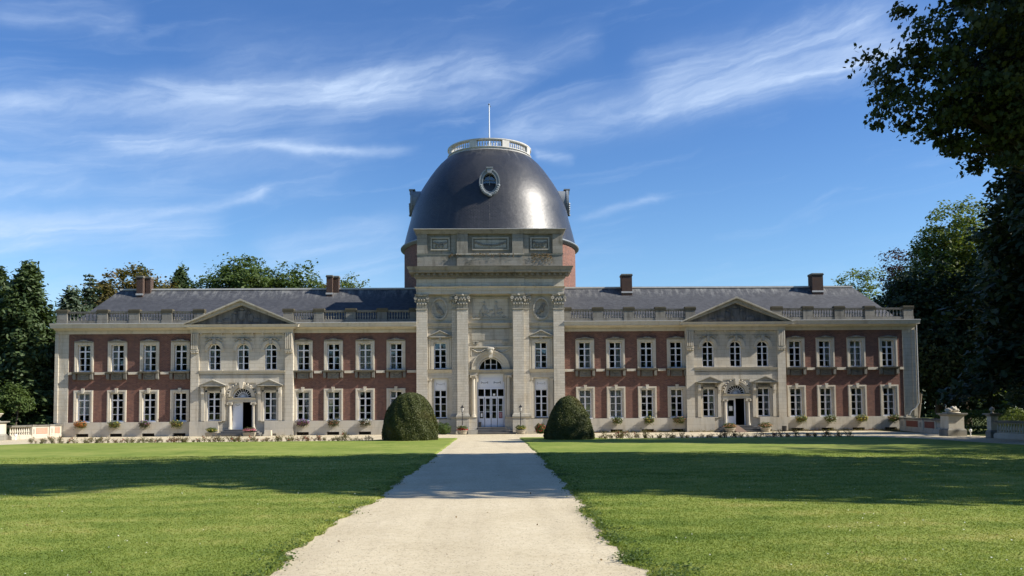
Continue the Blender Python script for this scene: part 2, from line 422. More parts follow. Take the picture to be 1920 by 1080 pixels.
m, nt = new_mat('gravel')
g = nd(nt, 'ShaderNodeNewGeometry')
P = g.outputs['Position']
n1 = noise(nt, P, 0.6, 6.0, 0.65)
n2 = noise(nt, P, 7.0, 7.0, 0.7)
n3 = noise(nt, P, 70.0, 3.0, 0.7)
v = nd(nt, 'ShaderNodeTexVoronoi', {'Vector': P, 'Scale': 55.0})
t = mth(nt, 'ADD', mth(nt, 'ADD', mth(nt, 'MULTIPLY', n1, 0.35), mth(nt, 'MULTIPLY', n2, 0.35)), mth(nt, 'MULTIPLY', n3, 0.4))
col = ramp(nt, t, [(0.34, (0.31, 0.255, 0.16)), (0.50, (0.50, 0.43, 0.295)), (0.72, (0.62, 0.55, 0.40))])
tk = smooth(nt, noise(nt, scaled(nt, P, (1.5, 0.10, 1.0)), 1.0, 5.0, 0.6), 0.42, 0.70)
col = mix(nt, mth(nt, 'MULTIPLY', tk, 0.30), col, (0.33, 0.275, 0.19))
blot = smooth(nt, noise(nt, P, 2.6, 7.0, 0.75), 0.56, 0.70)
col = mix(nt, mth(nt, 'MULTIPLY', blot, 0.35), col, (0.30, 0.255, 0.18))
vs = nd(nt, 'ShaderNodeSeparateColor', {0: v.outputs['Color']})
dark = mth(nt, 'MULTIPLY', smooth(nt, vs.outputs[0], 0.90, 0.95), 0.6)
col = mix(nt, dark, col, (0.20, 0.165, 0.12))
h = mth(nt, 'ADD', mth(nt, 'MULTIPLY', n3, 0.7), mth(nt, 'MULTIPLY', n2, 0.6))
finish(nt, principled(nt, col, 0.95, h, 0.015, spec=0.1, bs=0.6))

plain('pebble', (0.40, 0.34, 0.26), 0.9, 0.4, 30)
m, nt = new_mat('ground')
g = nd(nt, 'ShaderNodeNewGeometry')
n = noise(nt, g.outputs['Position'], 0.3, 8.0, 0.7)
col = mix(nt, n, (0.05, 0.075, 0.02), (0.12, 0.13, 0.045))
finish(nt, principled(nt, col, 0.95, n, 0.03, spec=0.1))
plain('soil', (0.16, 0.12, 0.085), 0.95, 0.35, 12)

# ------------------------------------------------------------------ helpers
TAU = math.tau


class MB:
    def __init__(s):
        s.v, s.f = [], []

    def add(s, vs, fs):
        o = len(s.v)
        s.v += [tuple(p) for p in vs]
        s.f += [tuple(i + o for i in q) for q in fs]

    def box(s, x0, x1, y0, y1, z0, z1):
        s.add([(x0, y0, z0), (x1, y0, z0), (x1, y1, z0), (x0, y1, z0), (x0, y0, z1), (x1, y0, z1), (x1, y1, z1), (x0, y1, z1)],
              [(0, 3, 2, 1), (4, 5, 6, 7), (0, 1, 5, 4), (1, 2, 6, 5), (2, 3, 7, 6), (3, 0, 4, 7)])

    def cbox(s, cx, cy, cz, sx, sy, sz):
        s.box(cx - sx / 2, cx + sx / 2, cy - sy / 2, cy + sy / 2, cz - sz / 2, cz + sz / 2)

    def frust(s, x0, x1, yf, yb, z0, z1, p0, p1, l=1, r=1):
        """block whose front and ends step out from p0 (bottom) to p1 (top)"""
        s.add([(x0 - p0 * l, yf - p0, z0), (x1 + p0 * r, yf - p0, z0), (x1 + p0 * r, yb, z0), (x0 - p0 * l, yb, z0),
               (x0 - p1 * l, yf - p1, z1), (x1 + p1 * r, yf - p1, z1), (x1 + p1 * r, yb, z1), (x0 - p1 * l, yb, z1)],
              [(0, 3, 2, 1), (4, 5, 6, 7), (0, 1, 5, 4), (1, 2, 6, 5), (2, 3, 7, 6), (3, 0, 4, 7)])

    def prism(s, poly, y0, y1):
        """polygon in XZ (counter-clockwise seen from -Y) pushed from y0 back to y1"""
        n = len(poly)
        vs = [(x, y0, z) for x, z in poly] + [(x, y1, z) for x, z in poly]
        s.add(vs, [tuple(range(n)), tuple(range(2 * n - 1, n - 1, -1))] + [((i + 1) % n, i, n + i, n + (i + 1) % n) for i in range(n)])

    def lathe(s, prof, cx=0, cy=0, n=12, a0=0.0, a1=TAU, cz=0, caps=True):
        full = abs(a1 - a0 - TAU) < 1e-6
        m = n if full else n + 1
        vs = []
        for r, z in prof:
            for i in range(m):
                a = a0 + (a1 - a0) * i / n
                vs.append((cx + r * math.cos(a), cy + r * math.sin(a), cz + z))
        fs = []
        for j in range(len(prof) - 1):
            for i in range(n):
                k = (i + 1) % m
                fs.append((j * m + i, j * m + k, (j + 1) * m + k, (j + 1) * m + i))
        s.add(vs, fs)
        if full and caps:
            if prof[0][0] > 1e-4:
                s.add(vs[:m], [tuple(range(m - 1, -1, -1))])
            if prof[-1][0] > 1e-4:
                s.add(vs[-m:], [tuple(range(m))])

    def arch(s, cx, cz, r0, r1, y0, y1, n=16, a0=0.0, a1=math.pi, sz=1.0, sz1=None):
        """ring segment in the XZ plane between radii r0 and r1"""
        sz1 = sz1 or sz
        ps = [(a0 + (a1 - a0) * i / n) for i in range(n + 1)]
        vs = []
        for a in ps:
            c, d = math.cos(a), math.sin(a)
            vs += [(cx + r0 * c, y0, cz + r0 * d * sz), (cx + r1 * c, y0, cz + r1 * d * sz1), (cx + r1 * c, y1, cz + r1 * d * sz1), (cx + r0 * c, y1, cz + r0 * d * sz)]
        fs = []
        for i in range(n):
            b, e = 4 * i, 4 * i + 4
            for k in range(4):
                fs.append((b + k, b + (k + 1) % 4, e + (k + 1) % 4, e + k))
        fs += [(3, 2, 1, 0), (4 * n, 4 * n + 1, 4 * n + 2, 4 * n + 3)]
        s.add(vs, fs)

    def spandrel(s, x0, x1, z0, z1, cx, r, y0, y1, n=16):
        """rectangle x0..x1, z0..z1 with a half-round hole of radius r standing on z0"""
        top, arc = [], []
        for i in range(n + 1):
            a = math.pi * i / n
            c, d = math.cos(a), math.sin(a)
            arc.append((cx + r * c, z0 + r * d))
            tx = (x1 - cx) / c if c > 1e-6 else ((x0 - cx) / c if c < -1e-6 else 1e9)
            tz = (z1 - z0) / d if d > 1e-6 else 1e9
            t = min(tx, tz)
            top.append((cx + c * t, z0 + d * t))
        for i in range(n):
            q = [arc[i], top[i]]
            cx0 = (top[i][0] > top[i + 1][0]) and abs(top[i][1] - z1) > 1e-6 and abs(top[i + 1][1] - z1) < 1e-6
            cx1 = abs(top[i][1] - z1) < 1e-6 and abs(top[i + 1][1] - z1) > 1e-6
            if cx0:
                q.append((x1, z1))
            if cx1:
                q.append((x0, z1))
            q += [top[i + 1], arc[i + 1]]
            s.prism(q[::-1] if False else q, y0, y1)

    def tube(s, pts, rad, n=6):
        vs, fs = [], []
        prev = None
        for i, p in enumerate(pts):
            p = Vector(p)
            d = (Vector(pts[min(i + 1, len(pts) - 1)]) - Vector(pts[max(i - 1, 0)])).normalized()
            u = d.orthogonal().normalized() if prev is None else (prev - d * prev.dot(d)).normalized()
            prev = u
            w = d.cross(u)
            r = rad[i] if isinstance(rad, (list, tuple)) else rad
            for k in range(n):
                a = TAU * k / n
                vs.append(p + (u * math.cos(a) + w * math.sin(a)) * r)
        for i in range(len(pts) - 1):
            for k in range(n):
                fs.append((i * n + k, i * n + (k + 1) % n, (i + 1) * n + (k + 1) % n, (i + 1) * n + k))
        fs += [tuple(range(n - 1, -1, -1)), tuple(range((len(pts) - 1) * n, len(pts) * n))]
        s.add(vs, fs)

    def lump(s, cx, cy, cz, rx, ry, rz, n=6):
        s.lathe([(0.0, -1), (0.75, -0.65), (1.0, 0.0), (0.75, 0.65), (0.0, 1)], n=n)
        k = 5 * n
        # the last 5*n verts belong to this lump (lathe adds no caps at r=0)
        for i in range(len(s.v) - k, len(s.v)):
            x, y, z = s.v[i]
            s.v[i] = (cx + x * rx, cy + y * ry, cz + z * rz)

    def mesh(s, name, mat, smooth_=False):
        me = bpy.data.meshes.new(name)
        me.from_pydata(s.v, [], s.f)
        me.materials.append(MATS[mat])
        if smooth_:
            me.polygons.foreach_set('use_smooth', [True] * len(me.polygons))
        me.update()
        return me


def link(name, data, parent=None, loc=(0, 0, 0), rot=(0, 0, 0), scale=None):
    o = bpy.data.objects.new(name, data)
    COL.objects.link(o)
    o.location = loc
    o.rotation_euler = rot
    if scale:
        o.scale = scale
    if parent is not None:
        o.parent = parent
    return o


def part(name, mb, mat, parent, loc=(0, 0, 0), rot=(0, 0, 0), sm=False):
    return link(name, mb.mesh(name, mat, sm), parent, loc, rot)


def thing(name, label, cat, loc=(0, 0, 0), rotz=0.0, group=None):
    o = link(name, None, None, loc, (0, 0, rotz))
    tag(o, label, cat, group)
    return o


def tag(o, label, cat, group=None):
    o['label'] = label
    o['category'] = cat
    if group:
        o['group'] = group
    return o


def kind(o, k):
    o['kind'] = k
    return o


def np_mesh(name, V, k, mat):
    """V: (M, k, 3) array, one face of k corners each"""
    M = V.shape[0]
    me = bpy.data.meshes.new(name)
    me.vertices.add(M * k)
    me.vertices.foreach_set('co', np.ascontiguousarray(V, dtype=np.float32).ravel())
    me.loops.add(M * k)
    me.loops.foreach_set('vertex_index', np.arange(M * k, dtype=np.int32))
    me.polygons.add(M)
    me.polygons.foreach_set('loop_start', np.arange(0, M * k, k, dtype=np.int32))
    me.polygons.foreach_set('loop_total', np.full(M, k, dtype=np.int32))
    me.materials.append(MATS[mat])
    me.update(calc_edges=True)
    me.validate()
    return me


def unit(a):
    return a / np.maximum(np.linalg.norm(a, axis=-1, keepdims=True), 1e-9)


DIAMOND = np.array([(0, -0.5), (0.34, -0.05), (0, 0.5), (-0.34, -0.05)])
LOBED = np.array([(0, -.45), (.46, -.22), (.24, .0), (.44, .24), (0, .55), (-.44, .24), (-.24, .0), (-.46, -.22)])


def leaves(P, Nrm, size, rng, shape=DIAMOND, droop=0.0):
    Nrm = unit(Nrm)
    t = unit(np.cross(Nrm, unit(rng.normal(size=P.shape))))
    if droop:
        t[:, 2] -= droop
        t = unit(t - Nrm * (t * Nrm).sum(1, keepdims=True))
    b = np.cross(Nrm, t)
    sz = np.asarray(size).reshape(-1, 1, 1)
    return P[:, None, :] + sz * (shape[None, :, 0:1] * b[:, None, :] + shape[None, :, 1:2] * t[:, None, :])

# ------------------------------------------------------------------ the setting: ground, gravel, lawns
rng = np.random.default_rng(7)
random.seed(7)


def grid_mesh(name, X, Y, Z, mat):
    r, c = X.shape
    vs = list(zip(X.ravel().tolist(), Y.ravel().tolist(), Z.ravel().tolist()))
    fs = [(i * c + j, i * c + j + 1, (i + 1) * c + j + 1, (i + 1) * c + j) for i in range(r - 1) for j in range(c - 1)]
    me = bpy.data.meshes.new(name)
    me.from_pydata(vs, [], fs)
    me.materials.append(MATS[mat])
    me.update()
    return me


gx, gy = np.meshgrid(np.linspace(-1200, 1200, 41), np.linspace(-1200, 1200, 41))
kind(link('ground', grid_mesh('ground', gx, gy, np.full_like(gx, -0.02), 'ground')), 'structure')
gx, gy = np.meshgrid(np.linspace(-34.5, 29.5, 33), np.linspace(-17.8, -0.02, 12))
kind(link('gravel_forecourt', grid_mesh('gravel_forecourt', gx, gy, np.zeros_like(gx) - 0.006, 'gravel')), 'structure')
gx, gy = np.meshgrid(np.linspace(21.0, 27.9, 5), np.linspace(-110, -17.8, 20))
kind(link('gravel_drive', grid_mesh('gravel_drive', gx, gy, np.zeros_like(gx) - 0.006, 'gravel')), 'structure')
gx, gy = np.meshgrid(np.linspace(-34.5, -27.0, 5), np.linspace(-110, -17.8, 20))
kind(link('gravel_side_drive', grid_mesh('gravel_side_drive', gx, gy, np.zeros_like(gx) - 0.006, 'gravel')), 'structure')
gx, gy = np.meshgrid(np.linspace(-3.5, 2.9, 9), np.concatenate([np.linspace(-110, -60, 11), np.linspace(-59, -17.8, 80)]))
gz = 0.012 - 0.012 * ((gx + 0.15) / 3.0) ** 2 - 0.004
kind(link('gravel_path', grid_mesh('gravel_path', gx, gy, gz, 'gravel')), 'structure')


def edge_noise(y, seed):
    r = np.random.default_rng(seed)
    ph = r.uniform(0, TAU, 9)
    fr = np.array([0.5, 0.9, 1.6, 2.7, 4.1, 6.3, 9.0, 13.0, 19.0])
    am = np.array([.045, .04, .04, .035, .03, .025, .02, .018, .015])
    return sum(a * np.sin(f * y + p) for a, f, p in zip(am, fr, ph))


def path_edge(y, s):
    b = (-2.13 if s < 0 else 1.80) - 0.24 * np.clip((-np.asarray(y, float) - 38) / 18, 0, 1.6)
    return b + edge_noise(np.asarray(y, float), 3 if s < 0 else 4) * np.clip((-y - 10) / 40, 0.25, 1.0)


def lawn(s):
    ys = np.concatenate([np.linspace(-112, -62, 26), np.arange(-61.5, -40, 0.10), np.arange(-40, -20, 0.3), np.arange(-20, -15.3, 0.35), [-15.32, -15.28],
                         np.arange(-14.9, -11.2, 0.25)])
    rows = []
    fr = np.array([0, 0.02, 0.05, 0.1, 0.2, 0.35, 0.5, 0.65, 0.8, 0.92, 0.985, 1.0])
    for y in ys:
        xi = float(path_edge(y, s))
        if y < -15.3:
            xo = (-28.3 if s < 0 else 23.6)
            if y > -19:
                xo -= s * 2.8 * (1 - math.sqrt(max(0, 1 - ((y + 19) / 3.7) ** 2)))
        else:
            t = (y + 15.3) / 4.1
            xo = xi + s * (0.9 + 4.3 * math.sqrt(max(0.0, 1 - t * t)))
        xs = xi + (xo - xi) * fr
        xs[1] = xi + s * min(0.10, abs(xo - xi) * 0.1)
        xs[-2] = xo - s * min(0.10, abs(xo - xi) * 0.1)
        z = np.full_like(xs, 0.035 + 0.008 * math.sin(y * 0.8))
        z[0] = -0.004
        z[-1] = -0.012
        rows.append((xs, np.full_like(xs, y), z))
    X, Y, Z = (np.array([r[i] for r in rows]) for i in range(3))
    if s > 0:
        pass
    kind(link('lawn', grid_mesh('lawn', X, Y, Z, 'lawn')), 'structure')


lawn(-1)
lawn(1)

# grass blades standing on the lawns, thick near the viewer and thinning with distance
N = 640000
u = rng.random(N)
dist = 6.6 * (34.0 / 6.6) ** u
ang = rng.uniform(-0.63, 0.66, N)
bx, by = 0.02 + dist * np.tan(ang), -66 + dist
keep = ((bx < path_edge(by, -1) + 0.03) & (bx > -28)) | ((bx > path_edge(by, 1) - 0.03) & (bx < 23))
bx, by, dist = bx[keep], by[keep], dist[keep]
M = len(bx)
hh = (0.007 + 0.012 * rng.random(M)) * (1 + 0.5 * (edge_noise(bx * 3 + by * 2, 12) > 0.12))
near_edge = np.minimum(np.abs(bx - path_edge(by, -1)), np.abs(bx - path_edge(by, 1)))
hh *= 1 + 1.2 * np.exp(-near_edge / 0.12)
ww = 0.0035 + 0.0005 * dist
az_ = rng.uniform(0, TAU, M)
lean = rng.normal(size=(M, 2)) * 0.9
z0 = 0.033 + 0.008 * np.sin(by * 0.8) - 0.03 * np.exp(-near_edge / 0.05)
V = np.zeros((M, 3, 3))
V[:, 0] = np.stack([bx - ww * np.cos(az_), by - ww * np.sin(az_), z0], 1)
V[:, 1] = np.stack([bx + ww * np.cos(az_), by + ww * np.sin(az_), z0], 1)
V[:, 2] = np.stack([bx + lean[:, 0] * hh, by + lean[:, 1] * hh, z0 + hh], 1)
kind(link('grass', np_mesh('grass', V, 3, 'grass_blade')), 'stuff')

# daisies and fallen leaves in the lawn, pebbles and leaves on the gravel
n = 520
d = 7 + 22 * rng.random(n) ** 1.3
a = rng.uniform(-0.6, 0.62, n)
x, y = d * np.tan(a), -66 + d
cl = edge_noise(x * 0.9, 21) + edge_noise(y * 0.7, 22)
k = ((x < -2.6) | (x > 2.2)) & (cl > 0.02)
P_ = np.stack([x[k], y[k], np.full(k.sum(), 0.056)], 1)
kind(link('daisies', np_mesh('daisies', leaves(P_, np.tile([[0.0, -0.5, 1.0]], (len(P_), 1)) + rng.normal(size=P_.shape) * .3, 0.016 + 0.012 * rng.random(len(P_)), rng), 4, 'flower_white')), 'stuff')
n = 170
d = 7 + 26 * rng.random(n) ** 1.4
a = rng.uniform(-0.6, 0.62, n)
P_ = np.stack([d * np.tan(a), -66 + d, np.where(np.abs(d * np.tan(a) + 0.15) < 2.0, 0.022, 0.065)], 1)
kind(link('fallen_leaves', np_mesh('fallen_leaves', leaves(P_, np.tile([[0.0, 0.0, 1.0]], (n, 1)) + rng.normal(size=P_.shape) * .35, 0.025 + 0.03 * rng.random(n), rng), 4, 'dry_leaf')), 'stuff')
n = 9000
d = 7.2 + 24 * rng.random(n) ** 1.8
y = -66 + d
x = rng.uniform(-2.3, 2.0, n)
r = 0.003 + 0.008 * rng.random(n) ** 3
th = rng.uniform(0, TAU, n)
base = np.stack([x, y, np.full(n, 0.004)], 1)
tet = np.array([(1, 0, 0), (-.5, .87, 0), (-.5, -.87, 0), (0.1, 0, 1.0)])
c_, s_ = np.cos(th), np.sin(th)
R = np.zeros((n, 3, 3))
R[:, 0, 0], R[:, 0, 1], R[:, 1, 0], R[:, 1, 1], R[:, 2, 2] = c_, -s_, s_, c_, 1
T = base[:, None] + r[:, None, None] * np.einsum('nij,kj->nki', R, tet)
V = np.concatenate([T[:, [0, 1, 3]], T[:, [1, 2, 3]], T[:, [2, 0, 3]]])
kind(link('pebbles', np_mesh('pebbles', V, 3, 'pebble')), 'stuff')

# ------------------------------------------------------------------ the palace
PAL = thing('palace', 'long brick and stone palace with a dark slate dome over its central pavilion', 'palace', (0, 0, 0))
CEN = 5.68          # half width of the central pavilion
END = 33.26         # half length of the facade
PV0, PV1 = 15.12, 22.88   # side pavilions
PY = -0.45          # their front plane
CORN_Z = 8.56
WX = [7.31, 9.69, 12.12, 14.44, 23.80, 26.15, 28.59, 31.12]


def hole_wall(mb, x0, x1, z0, z1, y0, y1, holes):
    """wall slab with rectangular holes (hx0, hx1, hz0, hz1)"""
    xs = sorted({x0, x1, *[h[0] for h in holes], *[h[1] for h in holes]})
    for i in range(len(xs) - 1):
        a, b = xs[i], xs[i + 1]
        hs = sorted([h for h in holes if h[0] <= a + 1e-6 and h[1] >= b - 1e-6], key=lambda h: h[2])
        z = z0
        for h in hs:
            if h[2] > z:
                mb.box(a, b, y0, y1, z, h[2])
            z = h[3]
        if z < z1:
            mb.box(a, b, y0, y1, z, z1)


cache = {}


def memo(key, fn):
    if key not in cache:
        cache[key] = fn()
    return cache[key]


def frame_mesh(w, h, rows=4, arched=False):
    mb = MB()
    hw = w / 2
    top = h
    mb.box(-hw, -hw + .085, .19, .27, 0, top)
    mb.box(hw - .085, hw, .19, .27, 0, top)
    mb.box(-hw + .065, hw - .065, .19, .27, 0, .07)
    rh = h / rows
    if not arched:
        mb.box(-hw + .065, hw - .065, .19, .27, top - .06, top)
        zt = h - rh
        mb.box(-.058, .058, .17, .265, .07, zt - .045)
        mb.box(-.052, .052, .18, .265, zt + .045, top - .06)
        mb.box(-hw + .065, hw - .065, .165, .265, zt - .045, zt + .045)
        zs = [rh * i for i in range(1, rows - 1)]
    else:
        zt = h
        mb.box(-.05, .05, .17, .265, .07, zt - .045)
        mb.box(-hw + .065, hw - .065, .165, .265, zt - .045, zt + .045)
        mb.arch(0, h, hw - .065, hw, .19, .27, 14)
        mb.box(-.04, .04, .18, .265, h + .045, h + hw - .06)
        zs = [rh * i for i in range(1, rows)]
    for z in zs:
        for a, b in ((-hw + .065, -.05), (.05, hw - .065)):
            mb.box(a, b, .20, .255, z - .021, z + .021)
    return mb.mesh('window', 'white_paint')


def pane_mesh(pw, ph):
    mb = MB()
    mb.box(-pw / 2, pw / 2, 0, .006, -ph / 2, ph / 2)
    return mb.mesh('pane', 'glass')


def quarter_pane(r, s):
    mb = MB()
    pts = [(0.04 * s, 0.045)] + [(s * max(0.04, r * math.cos(t)), max(0.045, r * math.sin(t))) for t in np.linspace(0.06, 1.5, 9)]
    if s < 0:
        pts = pts[::-1]
    mb.prism(pts, 0, .006)
    return mb.mesh('pane', 'glass')


def surround_mesh(w, h, key=True):
    mb = MB()
    i, o, t = w / 2 - .005, .73, .225
    mb.box(-o, -i, -.07, .30, -.03, h + t)
    mb.box(i, o, -.07, .30, -.03, h + t)
    mb.box(-i, i, -.07, .30, h - .005, h + t)
    mb.box(-o + .03, -i - .12, -.10, -.07, -.03, h + t - .05)      # raised outer fillet
    mb.box(i + .12, o - .03, -.10, -.07, -.03, h + t - .05)
    mb.box(-i - .12, i + .12, -.10, -.07, h + .10, h + t - .05)
    if key:
        mb.prism([(-.075, h - .01), (.075, h - .01), (.125, h + .36), (-.125, h + .36)], -.17, -.07 - .03)
    return mb.mesh('surround', 'stone_smooth')


def hood_mesh(h):
    mb = MB()
    z = h + .225
    mb.prism([(-.72, z + .005), (.72, z + .005), (.64, z + .06), (.30, z + .10), (.20, z + .16), (-.20, z + .16), (-.30, z + .10), (-.64, z + .06)], -.20, .1)
    mb.lump(0, -.2, z + .10, .13, .06, .08)
    for s in (-1, 1):
        mb.lump(s * .45, -.18, z + .05, .16, .05, .035)
    return mb.mesh('hood', 'stone_weathered')


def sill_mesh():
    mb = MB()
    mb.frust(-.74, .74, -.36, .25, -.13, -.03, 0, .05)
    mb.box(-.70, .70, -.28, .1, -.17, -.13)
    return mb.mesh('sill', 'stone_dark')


def apron_mesh():
    mb = MB()
    for s in (-1, 1):
        mb.prism([(s * .65 - .1, -.58), (s * .65 + .1, -.58), (s * .65 + .1, -.17), (s * .65 - .1, -.17)], -.24, .05)
        mb.prism([(s * .65 - .085, -.64), (s * .65 + .085, -.64), (s * .65 + .085, -.58), (s * .65 - .085, -.58)], -.14, .05)
    mb.box(-.44, .44, -.10, .05, -.66, -.17)
    mb.box(-.40, .40, -.14, -.10, -.64, -.58)
    mb.box(-.40, .40, -.14, -.10, -.26, -.20)
    mb.box(-.40, -.34, -.14, -.10, -.58, -.26)
    mb.box(.34, .40, -.14, -.10, -.58, -.26)
    for k in range(7):
        t = (k - 3) / 3
        mb.lump(t * .26, -.11, -.46 + .13 * t * t, .055, .05, .05, 5)
    return mb.mesh('apron', 'stone_dark')


def lower_sill_mesh():
    mb = MB()
    mb.box(-.56, .56, -.10, .28, -.06, -.005)
    return mb.mesh('sill', 'white_paint')


def drape(mb, x0, x1, z0, z1, y, gather=None, n=14, amp=.035, ph=0.0):
    """pleated curtain; gather = pull the foot towards that x"""
    vs = []
    m = 6
    for j in range(m + 1):
        t = j / m
        z = z1 + (z0 - z1) * t
        for i in range(n + 1):
            s = i / n
            x = x0 + (x1 - x0) * s
            if gather is not None:
                kx = 0.75 * t ** 1.4
                x = x + (gather - x) * kx
            vs.append((x, y - .09 + amp * math.sin(s * n * 1.7 + ph), z))
    fs = [(j * (n + 1) + i, (j + 1) * (n + 1) + i, (j + 1) * (n + 1) + i + 1, j * (n + 1) + i + 1) for j in range(m) for i in range(n)]
    mb.add(vs, fs)


prng = random.Random(5)


def window(cx, z0, w, h, y, rows=4, arched=False, sur=True, upper=False, dress=''):
    ob = link('window', memo(('fr', w, h, rows, arched), lambda: frame_mesh(w, h, rows, arched)), PAL, (cx, y, z0))
    rh = h / rows
    hw = w / 2 - .065
    pw, ph = hw - .05, rh - .035
    pm = memo(('pn', round(pw, 3), round(ph, 3)), lambda: pane_mesh(pw, ph))
    for r in range(rows):
        for s in (-1, 1):
            link('pane', pm, ob, (s * (.05 + pw / 2), .225, rh * (r + .5) + (.02 if r == 0 else 0)),
                 (prng.gauss(0, .010), 0, prng.gauss(0, .012)))
    if arched:
        for s in (-1, 1):
            link('pane', memo(('qp', w, s), lambda: quarter_pane(w / 2 - .07, s)), ob, (0, .225, h))
    if sur:
        link('surround', memo(('su', w, h, upper), lambda: surround_mesh(w, h, not upper)), ob)
        if upper:
            link('hood', memo(('ho', h), lambda: hood_mesh(h)), ob)
            link('sill', memo('si', sill_mesh), ob)
            link('apron', memo('ap', apron_mesh), ob)
        else:
            link('sill', memo('ls', lower_sill_mesh), ob)
    hh = h + (w / 2 if arched else 0)
    for c in dress.split():
        mb = MB()
        if c == 'L':      # curtain hanging on the left
            drape(mb, -w / 2, -.12, -.1, hh, .42)
            nm, mt = 'curtain', 'curtain_thin'
        elif c == 'R':
            drape(mb, .10, w / 2, -.1, hh, .42)
            nm, mt = 'curtain', 'curtain_thin'
        elif c == 'B':    # both halves drawn
            drape(mb, -w / 2, w / 2, -.1, hh, .42, n=22)
            nm, mt = 'curtain', 'curtain'
        elif c == 'G':    # tied back to the right
            drape(mb, 0.0, w / 2, -.1, hh, .42, gather=w / 2)
            nm, mt = 'curtain', 'curtain_thin'
        elif c == 'l':
            drape(mb, -w / 2, -.02, -.1, hh, .42, gather=-w / 2)
            nm, mt = 'curtain', 'curtain_thin'
        elif c == 'T':    # roller blind over the top row
            mb.box(-w / 2, w / 2, .29, .30, h * .70, h)
            nm, mt = 'blind', 'blind'
        elif c == 'S':    # a little less
            mb.box(-w / 2, w / 2, .29, .30, h * .83, h)
            nm, mt = 'blind', 'blind'
        else:             # W: white blind nearly down
            mb.box(-w / 2, w / 2, .285, .29, h * .22, h)
            nm, mt = 'blind', 'blind_white'
        part(nm, mb, mt, ob, sm=(nm == 'curtain'))
    return ob


DRESS_UP = {(-1, 0): 'L', (-1, 1): 'B', (-1, 2): '', (-1, 3): 'l', (-1, 4): '', (-1, 5): 'L', (-1, 6): 'L', (-1, 7): '',
            (1, 0): 'R', (1, 1): 'R', (1, 2): '', (1, 3): '', (1, 4): 'S', (1, 5): 'G', (1, 6): 'B', (1, 7): 'T'}
DRESS_LO = {(-1, 0): 'L', (-1, 1): '', (-1, 2): 'l', (-1, 3): 'G', (-1, 4): '', (-1, 5): '', (-1, 6): '', (-1, 7): 'W',
            (1, 0): 'B', (1, 1): 'B', (1, 2): 'T', (1, 3): 'T', (1, 4): 'S G', (1, 5): 'S G', (1, 6): 'G', (1, 7): 'G'}
LOW_Z, LOW_H, UP_Z, UP_H, WW = 1.15, 2.18, 4.99, 2.04, 0.97

